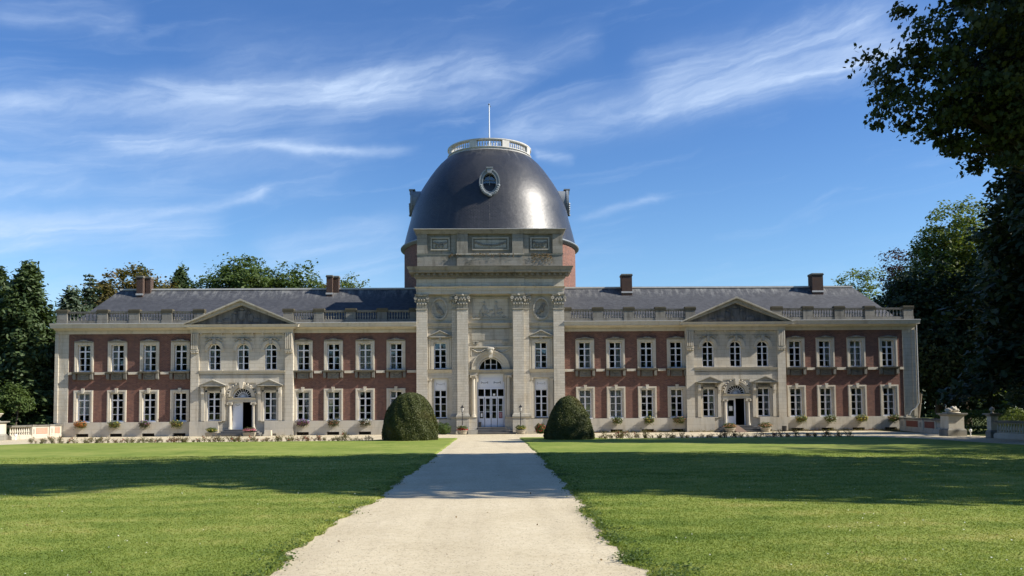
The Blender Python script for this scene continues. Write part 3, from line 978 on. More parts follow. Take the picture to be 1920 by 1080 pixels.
for s in (-1, 1):
    segs = [(CEN, PV0, WX[:4]), (PV1, 32.28, WX[4:])]
    for a, b, wx in segs:
        x0, x1 = sorted((s * a, s * b))
        holes = []
        for w in wx:
            holes += [(s * w - .6, s * w + .6, LOW_Z - .05, LOW_Z + LOW_H + .1), (s * w - .6, s * w + .6, UP_Z - .05, UP_Z + UP_H + .1)]
        mb = MB()
        hole_wall(mb, x0, x1, 1.10, 7.86, 0, .5, holes)
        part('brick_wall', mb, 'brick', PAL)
        mb = MB()     # string course of white blocks between the sills
        e = sorted([x0, x1] + [s * w + t * .86 for w in wx for t in (-1, 1)])
        for i in range(0, len(e), 2):
            if e[i + 1] - e[i] > .15:
                mb.box(e[i], e[i + 1], -.13, .02, 4.74, 4.93)
        part('string_course', mb, 'stone_smooth', PAL)
        mb = MB()
        vents = [(s * w - .47, s * w + .47, 0.0, .24) for w in wx]
        ends = (x0 - (0 if (a == CEN) else 0), x1)
        if a == PV1:
            ends = (x0, END) if s > 0 else (-END, x1)
        hole_wall(mb, ends[0], ends[1], -.1, 1.10, -.12, .5, [v for v in vents])
        mb.box(ends[0], ends[1], -.15, -.12, .95, 1.06) if False else None
        part('plinth', mb, 'stone_plinth', PAL)
        for w in wx:
            mb = MB()
            mb.box(-.47, .47, .12, .14, 0, .24)
            for q in range(6):
                xx = -.40 + q * .16
                mb.box(xx - .012, xx + .012, .05, .075, 0, .24)
            part('cellar_window', mb, 'interior_dark', PAL, (s * w, 0, 0))
    for i, w in enumerate(WX):
        window(s * w, LOW_Z, WW, LOW_H, 0, dress=DRESS_LO[(s, i)])
        window(s * w, UP_Z, WW, UP_H, 0, upper=True, dress=DRESS_UP[(s, i)])
    # corner pilaster with a prouder outer strip
    mb = MB()
    a, b = sorted((s * 32.28, s * 33.0))
    mb.box(a, b, -.06, .5, 1.10, 7.86)
    a, b = sorted((s * 33.0, s * END))
    mb.box(a, b, -.17, 8.8, 1.10, 7.86)
    part('corner_pilaster', mb, 'stone', PAL)
    # entablature: two lengths per wing, stepping forward over the side pavilion
    for a, b, yf, z0 in ((CEN, PV0, 0, 7.86), (PV1, END, 0, 7.86)):
        x0, x1 = sorted((s * a, s * b))
        L, R_ = (.22, 0) if s < 0 else (0, .22)
        if b != END:
            L = R_ = 0
        mb = MB()
        mb.frust(x0, x1, yf - .08, .5, z0, 8.10, 0, .02, L, R_)
        mb.frust(x0, x1, yf - .10, .5, 8.10, 8.17, .08, .10, L, R_)
        mb.frust(x0, x1, yf - .10, .5, 8.17, 8.27, .16, .30, L, R_)
        mb.frust(x0, x1, yf - .10, 1.6, 8.27, 8.33, .60, .60, L, R_)
        mb.frust(x0, x1, yf - .10, 1.6, 8.33, CORN_Z, .60, .68, L, R_)
        part('cornice', mb, 'stone_smooth', PAL)
        mb = MB()
        mb.frust(x0, x1, yf - .10, 1.6, CORN_Z, CORN_Z + .05, .70, .70, L, R_)
        part('gutter', mb, 'zinc', PAL)
    if s > 0:
        mb = MB()
        mb.tube([(33.32, -.24, 8.25), (33.32, -.24, 2.1), (33.10, -.24, 1.75), (32.70, -.22, 1.45), (32.55, -.22, 1.15)], .05, 8)
        part('drainpipe', mb, 'zinc', PAL)
    # side and back walls, rooms and floors behind the windows
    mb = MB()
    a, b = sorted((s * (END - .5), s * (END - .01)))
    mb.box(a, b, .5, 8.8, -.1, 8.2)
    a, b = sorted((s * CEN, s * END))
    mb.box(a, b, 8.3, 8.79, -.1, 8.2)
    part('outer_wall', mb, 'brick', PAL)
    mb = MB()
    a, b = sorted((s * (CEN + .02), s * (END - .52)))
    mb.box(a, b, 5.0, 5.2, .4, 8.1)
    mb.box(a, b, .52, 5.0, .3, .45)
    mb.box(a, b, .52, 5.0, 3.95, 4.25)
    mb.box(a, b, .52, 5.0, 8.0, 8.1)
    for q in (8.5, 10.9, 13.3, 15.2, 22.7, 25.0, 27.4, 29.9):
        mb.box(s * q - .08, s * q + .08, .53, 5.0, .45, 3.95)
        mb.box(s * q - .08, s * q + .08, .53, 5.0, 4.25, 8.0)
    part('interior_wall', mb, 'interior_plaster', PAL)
    # slate roof
    e, ri = s * (END - .35), s * 30.35
    c0 = s * 2.0
    zr, ze = 11.88, 8.45
    mb = MB()
    y0, y1, ym = .75, 8.1, 4.4
    V_ = [(c0, y0, ze), (e, y0, ze), (e, y1, ze), (c0, y1, ze), (c0, ym, zr), (ri, ym, zr)]
    mb.add(V_, [(0, 1, 5, 4), (1, 2, 5), (2, 3, 4, 5), (3, 0, 4), (0, 3, 2, 1)])
    part('roof', mb, 'slate', PAL)
    mb = MB()
    a, b = sorted((s * 2.0, ri))
    mb.prism([(a, zr - .03), (b, zr - .03), (b, zr + .10), (a, zr + .10)], ym - .13, ym + .13)
    part('ridge_flashing', mb, 'gallery_stone', PAL)
    # chimneys
    if s < 0:
        spots = [(-28.50, .50, .9), (-27.98, .40, .62), (-13.15, .48, .9), (-12.66, .38, .62)]
    else:
        spots = [(11.27, .84, .95), (27.14, .90, .95)]
    for cx, wd, dp in spots:
        mb = MB()
        mb.box(-wd / 2, wd / 2, -dp / 2, dp / 2, 10.6, 12.78)
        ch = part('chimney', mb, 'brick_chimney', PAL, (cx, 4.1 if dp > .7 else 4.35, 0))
        mb = MB()
        mb.frust(-wd / 2, wd / 2, -dp / 2, dp / 2, 12.78, 12.86, .04, .07)
        mb.box(-wd / 2 - .03, wd / 2 + .03, -dp / 2 - .03, dp / 2 + .03, 12.86, 12.95)
        part('chimney_cap', mb, 'stone_dark', ch)
        mb = MB()
        mb.box(-wd / 2 - .05, wd / 2 + .05, -dp / 2 - .04, -dp / 2 - .005, 11.36, 11.50)
        part('flashing', mb, 'zinc', ch)

# balustrade over the wings
BPROF = [(.055, 0), (.07, .03), (.07, .06), (.035, .09), (.045, .14), (.075, .21), (.06, .30), (.032, .42), (.03, .48), (.055, .51), (.07, .53), (.07, .56)]


def baluster_mesh(key, mat, h=.56, f=1.0):
    def mk():
        mb = MB()
        mb.lathe([(r * f, z * h / .56) for r, z in BPROF], n=7)
        return mb.mesh('baluster', mat, True)
    return memo(('bal', key), mk)


BY = .38
BZ = CORN_Z + .05
PEDS = [6.0, 8.40, 10.84, 13.30, 15.66, 22.52, 24.96, 27.46, 29.88, 32.95]
for s in (-1, 1):
    for a, b, pl in ((CEN, 16.1, PEDS[:5]), (22.1, END + .06, PEDS[5:])):
        x0, x1 = sorted((s * a, s * b))
        mb = MB()
        mb.box(x0, x1, BY - .16, BY + .16, BZ, BZ + .28)
        mb.frust(x0, x1, BY - .13, BY + .13, BZ + .28, BZ + .33, .0, .0)
        mb.frust(x0, x1, BY - .15, BY + .15, BZ + .89, BZ + 1.03, .0, .03, 0, 0)
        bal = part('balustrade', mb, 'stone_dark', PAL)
        me = baluster_mesh('wing', 'stone_weathered')
        for i, p in enumerate(pl):
            w = .40 if p != 6.0 else .3
            mb = MB()
            mb.box(-w, w, -.24, .20, 0, .33)
            mb.box(-w + .02, w - .02, -.20, .17, .33, .89)
            pd = part('pedestal', mb, 'stone_dark', bal, (s * p, BY, BZ))
            mb = MB()
            mb.frust(-w, w, -.22, .2, .89, 1.06, .02, .06)
            mb.box(-w - .03, w + .03, -.25, .22, 1.06, 1.17)
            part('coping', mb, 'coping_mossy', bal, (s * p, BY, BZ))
            if i + 1 < len(pl):
                q0, q1 = p + w, pl[i + 1] - .40
                nb = 8
                for k in range(nb):
                    link('baluster', me, bal, (s * (q0 + (q1 - q0) * (k + .5) / nb), BY, BZ + .33))

# roof windows on the right wing
for cx in (16.9, 21.6):
    mb = MB()
    mb.box(-.45, -.38, 0, .10, 0, .95)
    mb.box(.38, .45, 0, .10, 0, .95)
    mb.box(-.38, .38, 0, .10, 0, .07)
    mb.box(-.38, .38, 0, .10, .88, .95)
    sk = part('roof_window', mb, 'zinc', PAL, (cx, 2.15, 9.42), (math.radians(-35), 0, 0))
    mb = MB()
    mb.box(-.38, .38, .04, .05, .07, .88)
    part('pane', mb, 'lead', sk)

# ------------------------------------------------------------------ the two side pavilions
PVZ = [0.49, 2.56, 2.97, 4.03]


def half_column(mb, x, y, z0, z1, r):
    mb.lathe([(r * 1.3, 0), (r * 1.3, .07), (r * 1.1, .10), (r * 1.25, .14), (r, .18), (r, (z1 - z0) * .4), (r * .86, z1 - z0 - .22), (r * 1.05, z1 - z0 - .2), (r * .86, z1 - z0 - .17), (r * 1.25, z1 - z0 - .06)], x, y, 14, cz=z0)
    mb.box(x - r * 1.5, x + r * 1.5, y - r * 1.4, y + r * 1.2, z1 - .06, z1)
    for t in (-1, 1):
        mb.arch(x + t * r * 1.25, z1 - .13, 0.0, .075, y - r * 1.35, y + .02, 10, 0, TAU)


for s in (-1, 1):
    cx = s * 19.0
    X0, X1 = cx - 3.88, cx + 3.88
    AX = [cx - 2.13, cx + .03, cx + 2.15]
    # main stone wall (lower zone y = PY+.10, upper panel zone a little further back)
    mb = MB()
    lo = [(cx + t * 2.14 - .60, cx + t * 2.14 + .60, 1.10, 3.45) for t in (-1, 1)] + [(cx - 1.05, cx + 1.05, -.1, 4.03)]
    hole_wall(mb, X0 + .60, X1 - .60, -.1, 4.66, PY + .10, .5, lo)
    up = [(a - .50, a + .50, 5.0, 7.16) for a in AX]
    hole_wall(mb, X0 + .60, X1 - .60, 4.66, 7.86, PY + .16, .5, up)
    part('pavilion_wall', mb, 'stone', PAL)
    # plain panel frames round the arched windows, hoods over them
    for i, a in enumerate(AX):
        wdw = window(a, 5.02, .92, 1.56, PY + .16, rows=3, arched=True, sur=False, dress={-1: ('L', 'L', 'l'), 1: ('', '', '')}[s][i])
        mb = MB()
        mb.spandrel(-.50, .50, 1.56, 2.14, 0, .46, .001, .3 - PY - .16, 14)
        for t in (-1, 1):
            xa, xb = sorted((t * .46, t * .5))
            mb.box(xa, xb, .001, .3 - PY - .16, -.02, 1.56)
        part('surround', mb, 'stone_smooth', wdw)
        mb = MB()
        mb.arch(0, 1.56, .50, .70, -.10, .02, 18)
        mb.arch(0, 1.56, .66, .72, -.13, -.08, 18)
        mb.box(-.72, -.50, -.11, .02, 1.48, 1.56)
        mb.box(.50, .72, -.11, .02, 1.48, 1.56)
        part('hood', mb, 'stone_smooth', wdw)
        mb = MB()
        mb.prism([(-.09, 1.98), (.09, 1.98), (.13, 2.42), (-.13, 2.42)], -.20, .02)
        for t in (-1, 1):
            for k in range(4):
                mb.lump(t * (.22 + .12 * k), -.06, 2.42 - .03 * k * k * .6, .08, .07, .06, 5)
        mb.box(-.82, .82, -.05, .02, 2.44, 2.50)
        part('garland', mb, 'stone_grey', wdw)
        mb = MB()
        mb.box(-.66, .66, -.20, .2, -.10, -.005)
        part('sill', mb, 'stone_smooth', wdw)
    # corner pilasters with fluted consoles
    for t in (-1, 1):
        px0, px1 = sorted((cx + t * 3.88, cx + t * 3.26))
        mb = MB()
        mb.box(px0, px1, PY, .5, 1.10, 7.86)
        pl = part('pilaster', mb, 'stone_bossed' if False else 'stone', PAL)
        mb = MB()
        w = (px1 - px0 - .08) / 4
        mb.box(px0 + .02, px1 - .02, PY - .05, PY + .01, 6.30, 7.86)
        for k in range(4):
            xx = px0 + .04 + k * w
            mb.box(xx + .02, xx + w - .03, PY - .17, PY - .04, 6.62, 7.80)
        mb.box(px0 + .02, px1 - .02, PY - .12, PY - .04, 6.50, 6.62)
        part('console', mb, 'stone_smooth', pl)
        mb = MB()
        for k in range(3):
            xx = px0 + .12 + k * (px1 - px0 - .24) / 2
            mb.prism([(xx - .05, 6.32), (xx + .05, 6.32), (xx + .09, 6.46), (xx - .09, 6.46)], PY - .13, PY)
        mb.box(px0 - .0, px1 + .0, PY - .15, PY - .05, 6.46, 6.50)
        part('guttae', mb, 'stone_smooth', pl)
    # plinth of the pavilion
    for xa, xb, hl in ((X0 - .04, cx - 1.75, []), (cx + 1.75, X1 + .04, [(cx + 2.14 - .3, cx + 2.14 + .5, 0.0, .16)])):
        mb = MB()
        hole_wall(mb, xa, xb, -.1, 1.10, PY - .05, PY + .10, hl)
        part('plinth', mb, 'stone_plinth', PAL)
    # ledges
    mb = MB()
    mb.frust(X0 + .62, X1 - .62, PY + .02, PY + .16, 4.83, 4.98, .03, .09, 0, 0)
    mb.box(X0 + .62, X1 - .62, PY + .05, PY + .16, 4.70, 4.83)
    part('string_course', mb, 'stone_smooth', PAL)
    # lower windows with little pediments
    for t in (-1, 1):
        a = cx + t * 2.14
        wdw = window(a, 1.17, .98, 2.18, PY + .10, sur=False, dress={(-1, -1): '', (-1, 1): 'R', (1, -1): 'S G', (1, 1): 'S G'}[(s, t)])
        mb = MB()
        for q in (-1, 1):
            xa, xb = sorted((q * .48, q * .64))
            mb.box(xa, xb, -.05, .3, -.03, 2.30)
            xa, xb = sorted((q * .66, q * .90))
            mb.box(xa, xb, -.13, .02, -.03, 2.30)
            xa, xb = sorted((q * .68, q * .88))
            mb.prism([(xa, 2.02), (xb, 2.02), (xb, 2.52), (xa, 2.52)], -.30, -.12)
            mb.prism([(xa + .02, 1.86), (xb - .02, 1.86), (xb, 2.02), (xa, 2.02)], -.20, -.12)
        mb.box(-.64, .64, -.05, .3, 2.18, 2.30)
        mb.box(-.66, .66, -.03, .3, 2.30, 2.60)
        part('surround', mb, 'stone_smooth', wdw)
        mb = MB()
        mb.box(-.46, .46, -.10, -.03, 2.28, 2.54)
        for k in range(5):
            mb.lump((k - 2) * .14, -.11, 2.42 - .02 * (2 - abs(k - 2)), .08, .05, .07, 5)
        part('apron', mb, 'stone_dark', wdw)
        mb = MB()
        mb.box(-.98, .98, -.42, .02, 2.60, 2.67)
        mb.prism([(-.98, 2.67), (.98, 2.67), (.0, 3.06)], -.36, .02)
        mb.prism([(-1.04, 2.67), (-.96, 2.67), (0, 3.05), (.96, 2.67), (1.04, 2.67), (0, 3.13)], -.46, .02)
        part('pediment', mb, 'stone_grey', wdw)
        mb = MB()
        mb.box(-.66, .66, -.14, .28, -.09, -.03)
        part('sill', mb, 'stone_smooth', wdw)
    # doorway: arch, lintel, columns
    mb = MB()
    mb.spandrel(cx - 1.05, cx + 1.05, 2.97, 4.03, cx, .72, PY + .16, .3, 20)
    mb.box(cx - 1.05, cx - .72, PY + .16, .3, 2.90, 2.97)
    mb.box(cx + .72, cx + 1.05, PY + .16, .3, 2.90, 2.97)
    mb.arch(cx, 2.97, .72, .96, PY + .02, PY + .17, 22)
    mb.arch(cx, 2.97, .90, .99, PY - .02, PY + .03, 22)
    door_arch = part('doorway', mb, 'stone_smooth', PAL)
    mb = MB()
    mb.prism([(cx - .10, 3.60), (cx + .10, 3.60), (cx + .17, 4.10), (cx - .17, 4.10)], PY - .16, PY + .1)
    for t in (-1, 1):
        for k in range(6):
            aa = math.radians(78 - k * 13)
            mb.lump(cx + t * 1.06 * math.cos(aa) * (1 if k else .9), PY + .06, 2.97 + 1.04 * math.sin(aa), .085, .10, .075, 6)
    part('garland', mb, 'stone_smooth', door_arch)
    mb = MB()
    mb.box(cx - 1.05, cx + 1.05, PY + .06, .3, 2.56, 2.78)
    mb.frust(cx - 1.05, cx + 1.05, PY + .04, .3, 2.78, 2.90, .0, .10, 0, 0)
    part('lintel', mb, 'stone_smooth', door_arch)
    for t in (-1, 1):
        mb = MB()
        half_column(mb, cx + t * .90, PY + .10, PVZ[0], 2.56, .12)
        xa, xb = sorted((cx + t * 1.05, cx + t * .78))
        mb.box(xa, xb, PY + .18, .3, PVZ[0] - .5, 2.56)
        part('column', mb, 'stone_smooth', door_arch, sm=False)
    mb = MB()     # fanlight bars
    fy0, fy1 = PY + .36, PY + .42
    mb.arch(cx, 2.93, .655, .72, fy0, fy1, 20)
    mb.arch(cx, 2.93, .36, .40, fy0, fy1, 16)
    mb.arch(cx, 2.93, 0, .12, fy0, fy1, 10)
    mb.box(cx - .72, cx + .72, fy0, fy1, 2.88, 2.95)
    for k in range(1, 10):
        aa = math.pi * k / 10
        c_, s_ = math.cos(aa), math.sin(aa)
        px, pz = -s_ * .017, c_ * .017
        mb.prism([(cx + c_ * .1 + px * -1, 2.93 + s_ * .1 - pz), (cx + c_ * .68 - px, 2.93 + s_ * .68 - pz), (cx + c_ * .68 + px, 2.93 + s_ * .68 + pz), (cx + c_ * .1 + px, 2.93 + s_ * .1 + pz)], fy0 + .01, fy1 - .01)
    fan = part('fanlight', mb, 'white_paint', PAL)
    mb = MB()
    mb.prism([(cx + .68 * math.cos(t), 2.93 + .68 * math.sin(t)) for t in np.linspace(0, math.pi, 14)], fy1 - .02, fy1 - .014)
    part('pane', mb, 'glass', fan)
    # door leaves
    dz0, dz1 = PVZ[0], 2.56
    dy = PY + .34
    if s < 0:
        mb = MB()
        mb.box(cx - .75, cx + .0, dy, dy + .06, dz0, dz1)
        for z0_, z1_ in ((dz0 + .12, dz0 + .62), (dz0 + .74, dz1 - .42)):
            mb.box(cx - .64, cx - .12, dy - .02, dy, z0_, z1_)
            mb.box(cx - .58, cx - .18, dy - .03, dy - .02, z0_ + .06, z1_ - .06)
        mb.box(cx - .60, cx - .16, dy - .025, dy, dz1 - .34, dz1 - .12)
        lf = part('door', mb, 'door_paint', PAL)
        mb = MB()
        for k in range(5):
            mb.lump(cx - .52 + .07 * k, dy - .035, dz1 - .20 - .025 * (2 - abs(k - 2)), .04, .02, .03, 5)
        part('garland', mb, 'lead', lf)
        mb = MB()
        mb.box(-.03, .03, 0, .70, dz0, dz1)
        part('door', mb, 'door_paint', PAL, (cx + .72, dy + .04, 0), (0, 0, 0))
    else:
        mb = MB()    # left leaf: solid foot, tall glass above
        mb.box(cx - .75, cx - .63, dy, dy + .06, dz0, dz1)
        mb.box(cx - .15, cx - .02, dy, dy + .06, dz0, dz1)
        mb.box(cx - .63, cx - .15, dy, dy + .06, dz0, dz0 + .70)
        mb.box(cx - .63, cx - .15, dy, dy + .06, dz1 - .12, dz1)
        mb.box(cx - .58, cx - .20, dy - .02, dy, dz0 + .12, dz0 + .58)
        lf = part('door', mb, 'door_paint', PAL)
        mb = MB()
        mb.box(cx - .63, cx - .15, dy + .02, dy + .03, dz0 + .70, dz1 - .12)
        part('pane', mb, 'glass', lf)
        mb = MB()
        mb.box(cx - .52, cx - .26, dy + .012, dy + .017, dz0 + 1.12, dz0 + 1.48)
        nt_ = part('notice', mb, 'paper', lf)
        # right leaf standing half open
        ob = link('door', None, PAL, (cx + .73, dy + .03, 0), (0, 0, math.radians(180 - 122)))
        ob.name = 'door'
        mb = MB()
        mb.box(0, .11, 0, .06, dz0, dz1)
        mb.box(.60, .72, 0, .06, dz0, dz1)
        mb.box(.11, .60, 0, .06, dz0, dz0 + .70)
        mb.box(.11, .60, 0, .06, dz1 - .12, dz1)
        part('leaf', mb, 'door_paint', ob)
        mb = MB()
        mb.box(.11, .60, .02, .03, dz0 + .70, dz1 - .12)
        part('pane', mb, 'glass', ob)
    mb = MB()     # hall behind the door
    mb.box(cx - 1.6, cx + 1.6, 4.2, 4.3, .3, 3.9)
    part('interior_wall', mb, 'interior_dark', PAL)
    # entablature and pediment
    mb = MB()
    mb.frust(X0, X1, PY - .06, .5, 7.86, 8.10, 0, .02)
    mb.frust(X0, X1, PY - .06, .5, 8.10, 8.17, .06, .08)
    mb.frust(X0, X1, PY - .06, .5, 8.17, 8.27, .12, .26)
    mb.frust(X0, X1, PY - .06, .6, 8.27, 8.33, .50, .50)
    mb.frust(X0, X1, PY - .06, .6, 8.33, 8.46, .50, .56)
    for k in range(9):    # small mutule blocks under the frieze
        xx = X0 + .75 + k * (X1 - X0 - 1.5) / 8
        mb.box(xx - .05, xx + .05, PY - .02, PY + .17, 7.74, 7.84)
    part('cornice', mb, 'stone_smooth', PAL)
    hwid, ap = 3.88 + .50, 10.42
    zb = 8.46
    th = .17
    mb = MB()
    sl = (ap - zb - .02) / hwid
    mb.prism([(cx - hwid, zb), (cx - hwid + .5, zb), (cx, ap - .46), (cx + hwid - .5, zb), (cx + hwid, zb), (cx, ap - .14)], PY - .36, 1.2)
    mb.prism([(cx - hwid - .06, zb + .02), (cx - hwid + .10, zb), (cx, ap - .14), (cx + hwid - .10, zb), (cx + hwid + .06, zb + .02), (cx, ap)], PY - .60, 1.6)
    ped = part('pediment', mb, 'stone_weathered' if False else 'stone_grey', PAL)
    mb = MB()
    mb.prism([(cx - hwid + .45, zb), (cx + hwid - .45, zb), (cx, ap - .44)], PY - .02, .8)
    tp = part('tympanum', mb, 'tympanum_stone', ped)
    mb = MB()     # worn relief: shield between two supporters
    mb.prism([(cx - .26, 9.0), (cx, 8.76), (cx + .26, 9.0), (cx + .28, 9.52), (cx - .28, 9.52)], PY - .10, PY - .02)
    for t in (-1, 1):
        mb.lump(cx + t * .62, PY - .03, 9.0, .26, .09, .36, 8)
        mb.lump(cx + t * .52, PY - .03, 9.42, .13, .09, .13, 8)
        mb.lump(cx + t * 1.15, PY - .03, 8.80, .36, .07, .2, 8)
        mb.lump(cx + t * 1.75, PY - .03, 8.66, .3, .06, .12, 8)
    mb.lump(cx, PY - .05, 9.68, .2, .08, .12, 8)
    part('relief', mb, 'tympanum_stone', ped)
    mb = MB()     # lead roof of the pediment running back into the slates
    mb.add([(cx - hwid - .06, 1.58, zb + .03), (cx, 1.58, ap + .005), (cx + hwid + .06, 1.58, zb + .03), (cx - hwid, 1.6, zb), (cx, 2.9, ap - .02), (cx + hwid, 1.6, zb)],
           [(0, 1, 4, 3), (1, 2, 5, 4)])
    part('pediment_roof', mb, 'lead', ped)
    # steps and ramp
    mb = MB()
    for k in range(4):
        st = MB()
        zt = .49 - .122 * k
        yf = PY - .30 - .30 * k
        wx_ = 1.18 + .19 * k
        st.box(cx - wx_, cx + wx_, yf, PY + .35, max(0, zt - .122) - (.03 if k == 3 else 0), zt - .04)
        st.box(cx - wx_ - .02, cx + wx_ + .02, yf - .03, PY + .35, zt - .04, zt)
        part('step', st, 'step_stone', PAL)

# ------------------------------------------------------------------ the central pavilion
CP = -.70      # pilaster front plane
mb = MB()
sb = []
for s in (-1, 1):
    a = s * 3.88
    x0, x1 = sorted((s * 2.5, s * CEN))
    hole_wall(mb, x0, x1, -.1, 10.72, CP + .34, .6, [(a - .60, a + .60, 1.16, 4.24), (a - .60, a + .60, 4.94, 7.10)])
hole_wall(mb, -1.74, 1.74, -.1, 10.72, CP + .40, .6, [(-1.06, 1.06, -.1, 6.5)])
for s in (-1, 1):
    x0, x1 = sorted((s * 1.74, s * 2.5))
    mb.box(x0, x1, CP + .30, .6, -.1, 10.72)
part('facade_wall', mb, 'stone', PAL)
mb = MB()
hole_wall(mb, -CEN + .02, CEN - .02, 10.72, 12.7, CP + .42, 1.2, [])
for s in (-1, 1):
    x0, x1 = sorted((s * CEN, s * (CEN - .5)))
    mb.box(x0, x1, .6, 14.0, -.1, 10.72)
    mb.box(x0, x1, 1.2, 9.0, 10.72, 12.7)
part('side_wall', mb, 'stone_grey', PAL)


def capital(mb, x0, x1, yf, z0, z1, left=True, right=True):
    h = z1 - z0
    w = x1 - x0
    mb.box(x0 + .02, x1 - .02, yf + .02, yf + .35, z0 + .08, z1 - .12)
    mb.box(x0 - .03, x1 + .03, yf - .05, yf + .35, z0, z0 + .08)
    mb.frust(x0, x1, yf, yf + .35, z1 - .14, z1 - .02, .06, .13)
    n = max(3, int(round(w / .22)))
    for row, (za, zb_, out) in enumerate(((z0 + .08, z0 + .42 * h, .10), (z0 + .22 * h, z0 + .68 * h, .14))):
        m_ = n if row == 0 else n - 1
        for k in range(m_):
            c = x0 + w * (k + .5 + (0 if row == 0 else .5)) / n
            q = w / n * .40
            mb.add([(c - q, yf + .02, za), (c + q, yf + .02, za), (c + q, yf - .03, za + (zb_ - za) * .6), (c - q, yf - .03, za + (zb_ - za) * .6),
                    (c + q * .7, yf - out, zb_), (c - q * .7, yf - out, zb_), (c + q * .4, yf - out - .03, zb_ - .10), (c - q * .4, yf - out - .03, zb_ - .10),
                    (c - q, yf + .06, za), (c + q, yf + .06, za), (c + q * .7, yf + .06, zb_), (c - q * .7, yf + .06, zb_)],
                   [(0, 1, 2, 3), (3, 2, 4, 5), (5, 4, 6, 7), (8, 0, 3), (1, 9, 2), (2, 9, 10), (8, 3, 11), (4, 10, 11, 5), (4, 2, 10), (3, 5, 11)])
    for t, xx in ((-1, x0), (1, x1)):
        mb.arch(xx + t * .05, z1 - .30, .03, .13, yf - .16, yf + .10, 10, 0, TAU)
        mb.arch(xx - t * w * .36, z1 - .30, .02, .08, yf - .12, yf + .04, 8, 0, TAU)
        mb.lump(xx + t * .07, yf + .0, z0 + .55 * h, .08, .12, .10, 6)
    mb.lump((x0 + x1) / 2, yf - .12, z1 - .08, .10, .08, .08, 6)


def pilaster(x0, x1, yf, ped=True, cap_mat='stone_grey'):
    mb = MB()
    mb.box(x0, x1, yf, CP + .45, 1.56, 9.54)
    pl = part('pilaster', mb, 'stone_bossed', PAL)
    mb = MB()
    capital(mb, x0, x1, yf, 9.54, 10.72)
    part('capital', mb, cap_mat, pl)
    mb = MB()
    mb.frust(x0, x1, yf, CP + .45, 1.28, 1.36, .10, .10)
    mb.frust(x0, x1, yf, CP + .45, 1.36, 1.44, .11, .06)
    mb.frust(x0, x1, yf, CP + .45, 1.44, 1.56, .07, .0)
    part('base_moulding', mb, 'stone_grey', pl)
    mb = MB()
    mb.box(x0 - .07, x1 + .07, yf - .07, CP + .45, -.1, 1.16)
    mb.frust(x0 - .07, x1 + .07, yf - .07, CP + .45, 1.16, 1.28, .0, .07)
    mb.frust(x0 - .07, x1 + .07, yf - .07, CP + .45, -.1, .20, .06, .06)
    part('pedestal', mb, 'stone', pl)


for s in (-1, 1):
    a, b = sorted((s * 4.85, s * CEN))
    pilaster(a, b, CP)
    a, b = sorted((s * 1.72, s * 2.56))
    pilaster(a, b, CP - .12)
    a, b = sorted((s * 2.56, s * 2.98))
    pilaster(a, b, CP + .14)

# plinth between the pedestals
for s in (-1, 1):
    mb = MB()
    a, b = sorted((s * 2.98, s * 4.85))
    mb.box(a + .07, b - .07, CP + .20, CP + .45, -.1, 1.10)
    part('plinth', mb, 'stone_plinth', PAL)

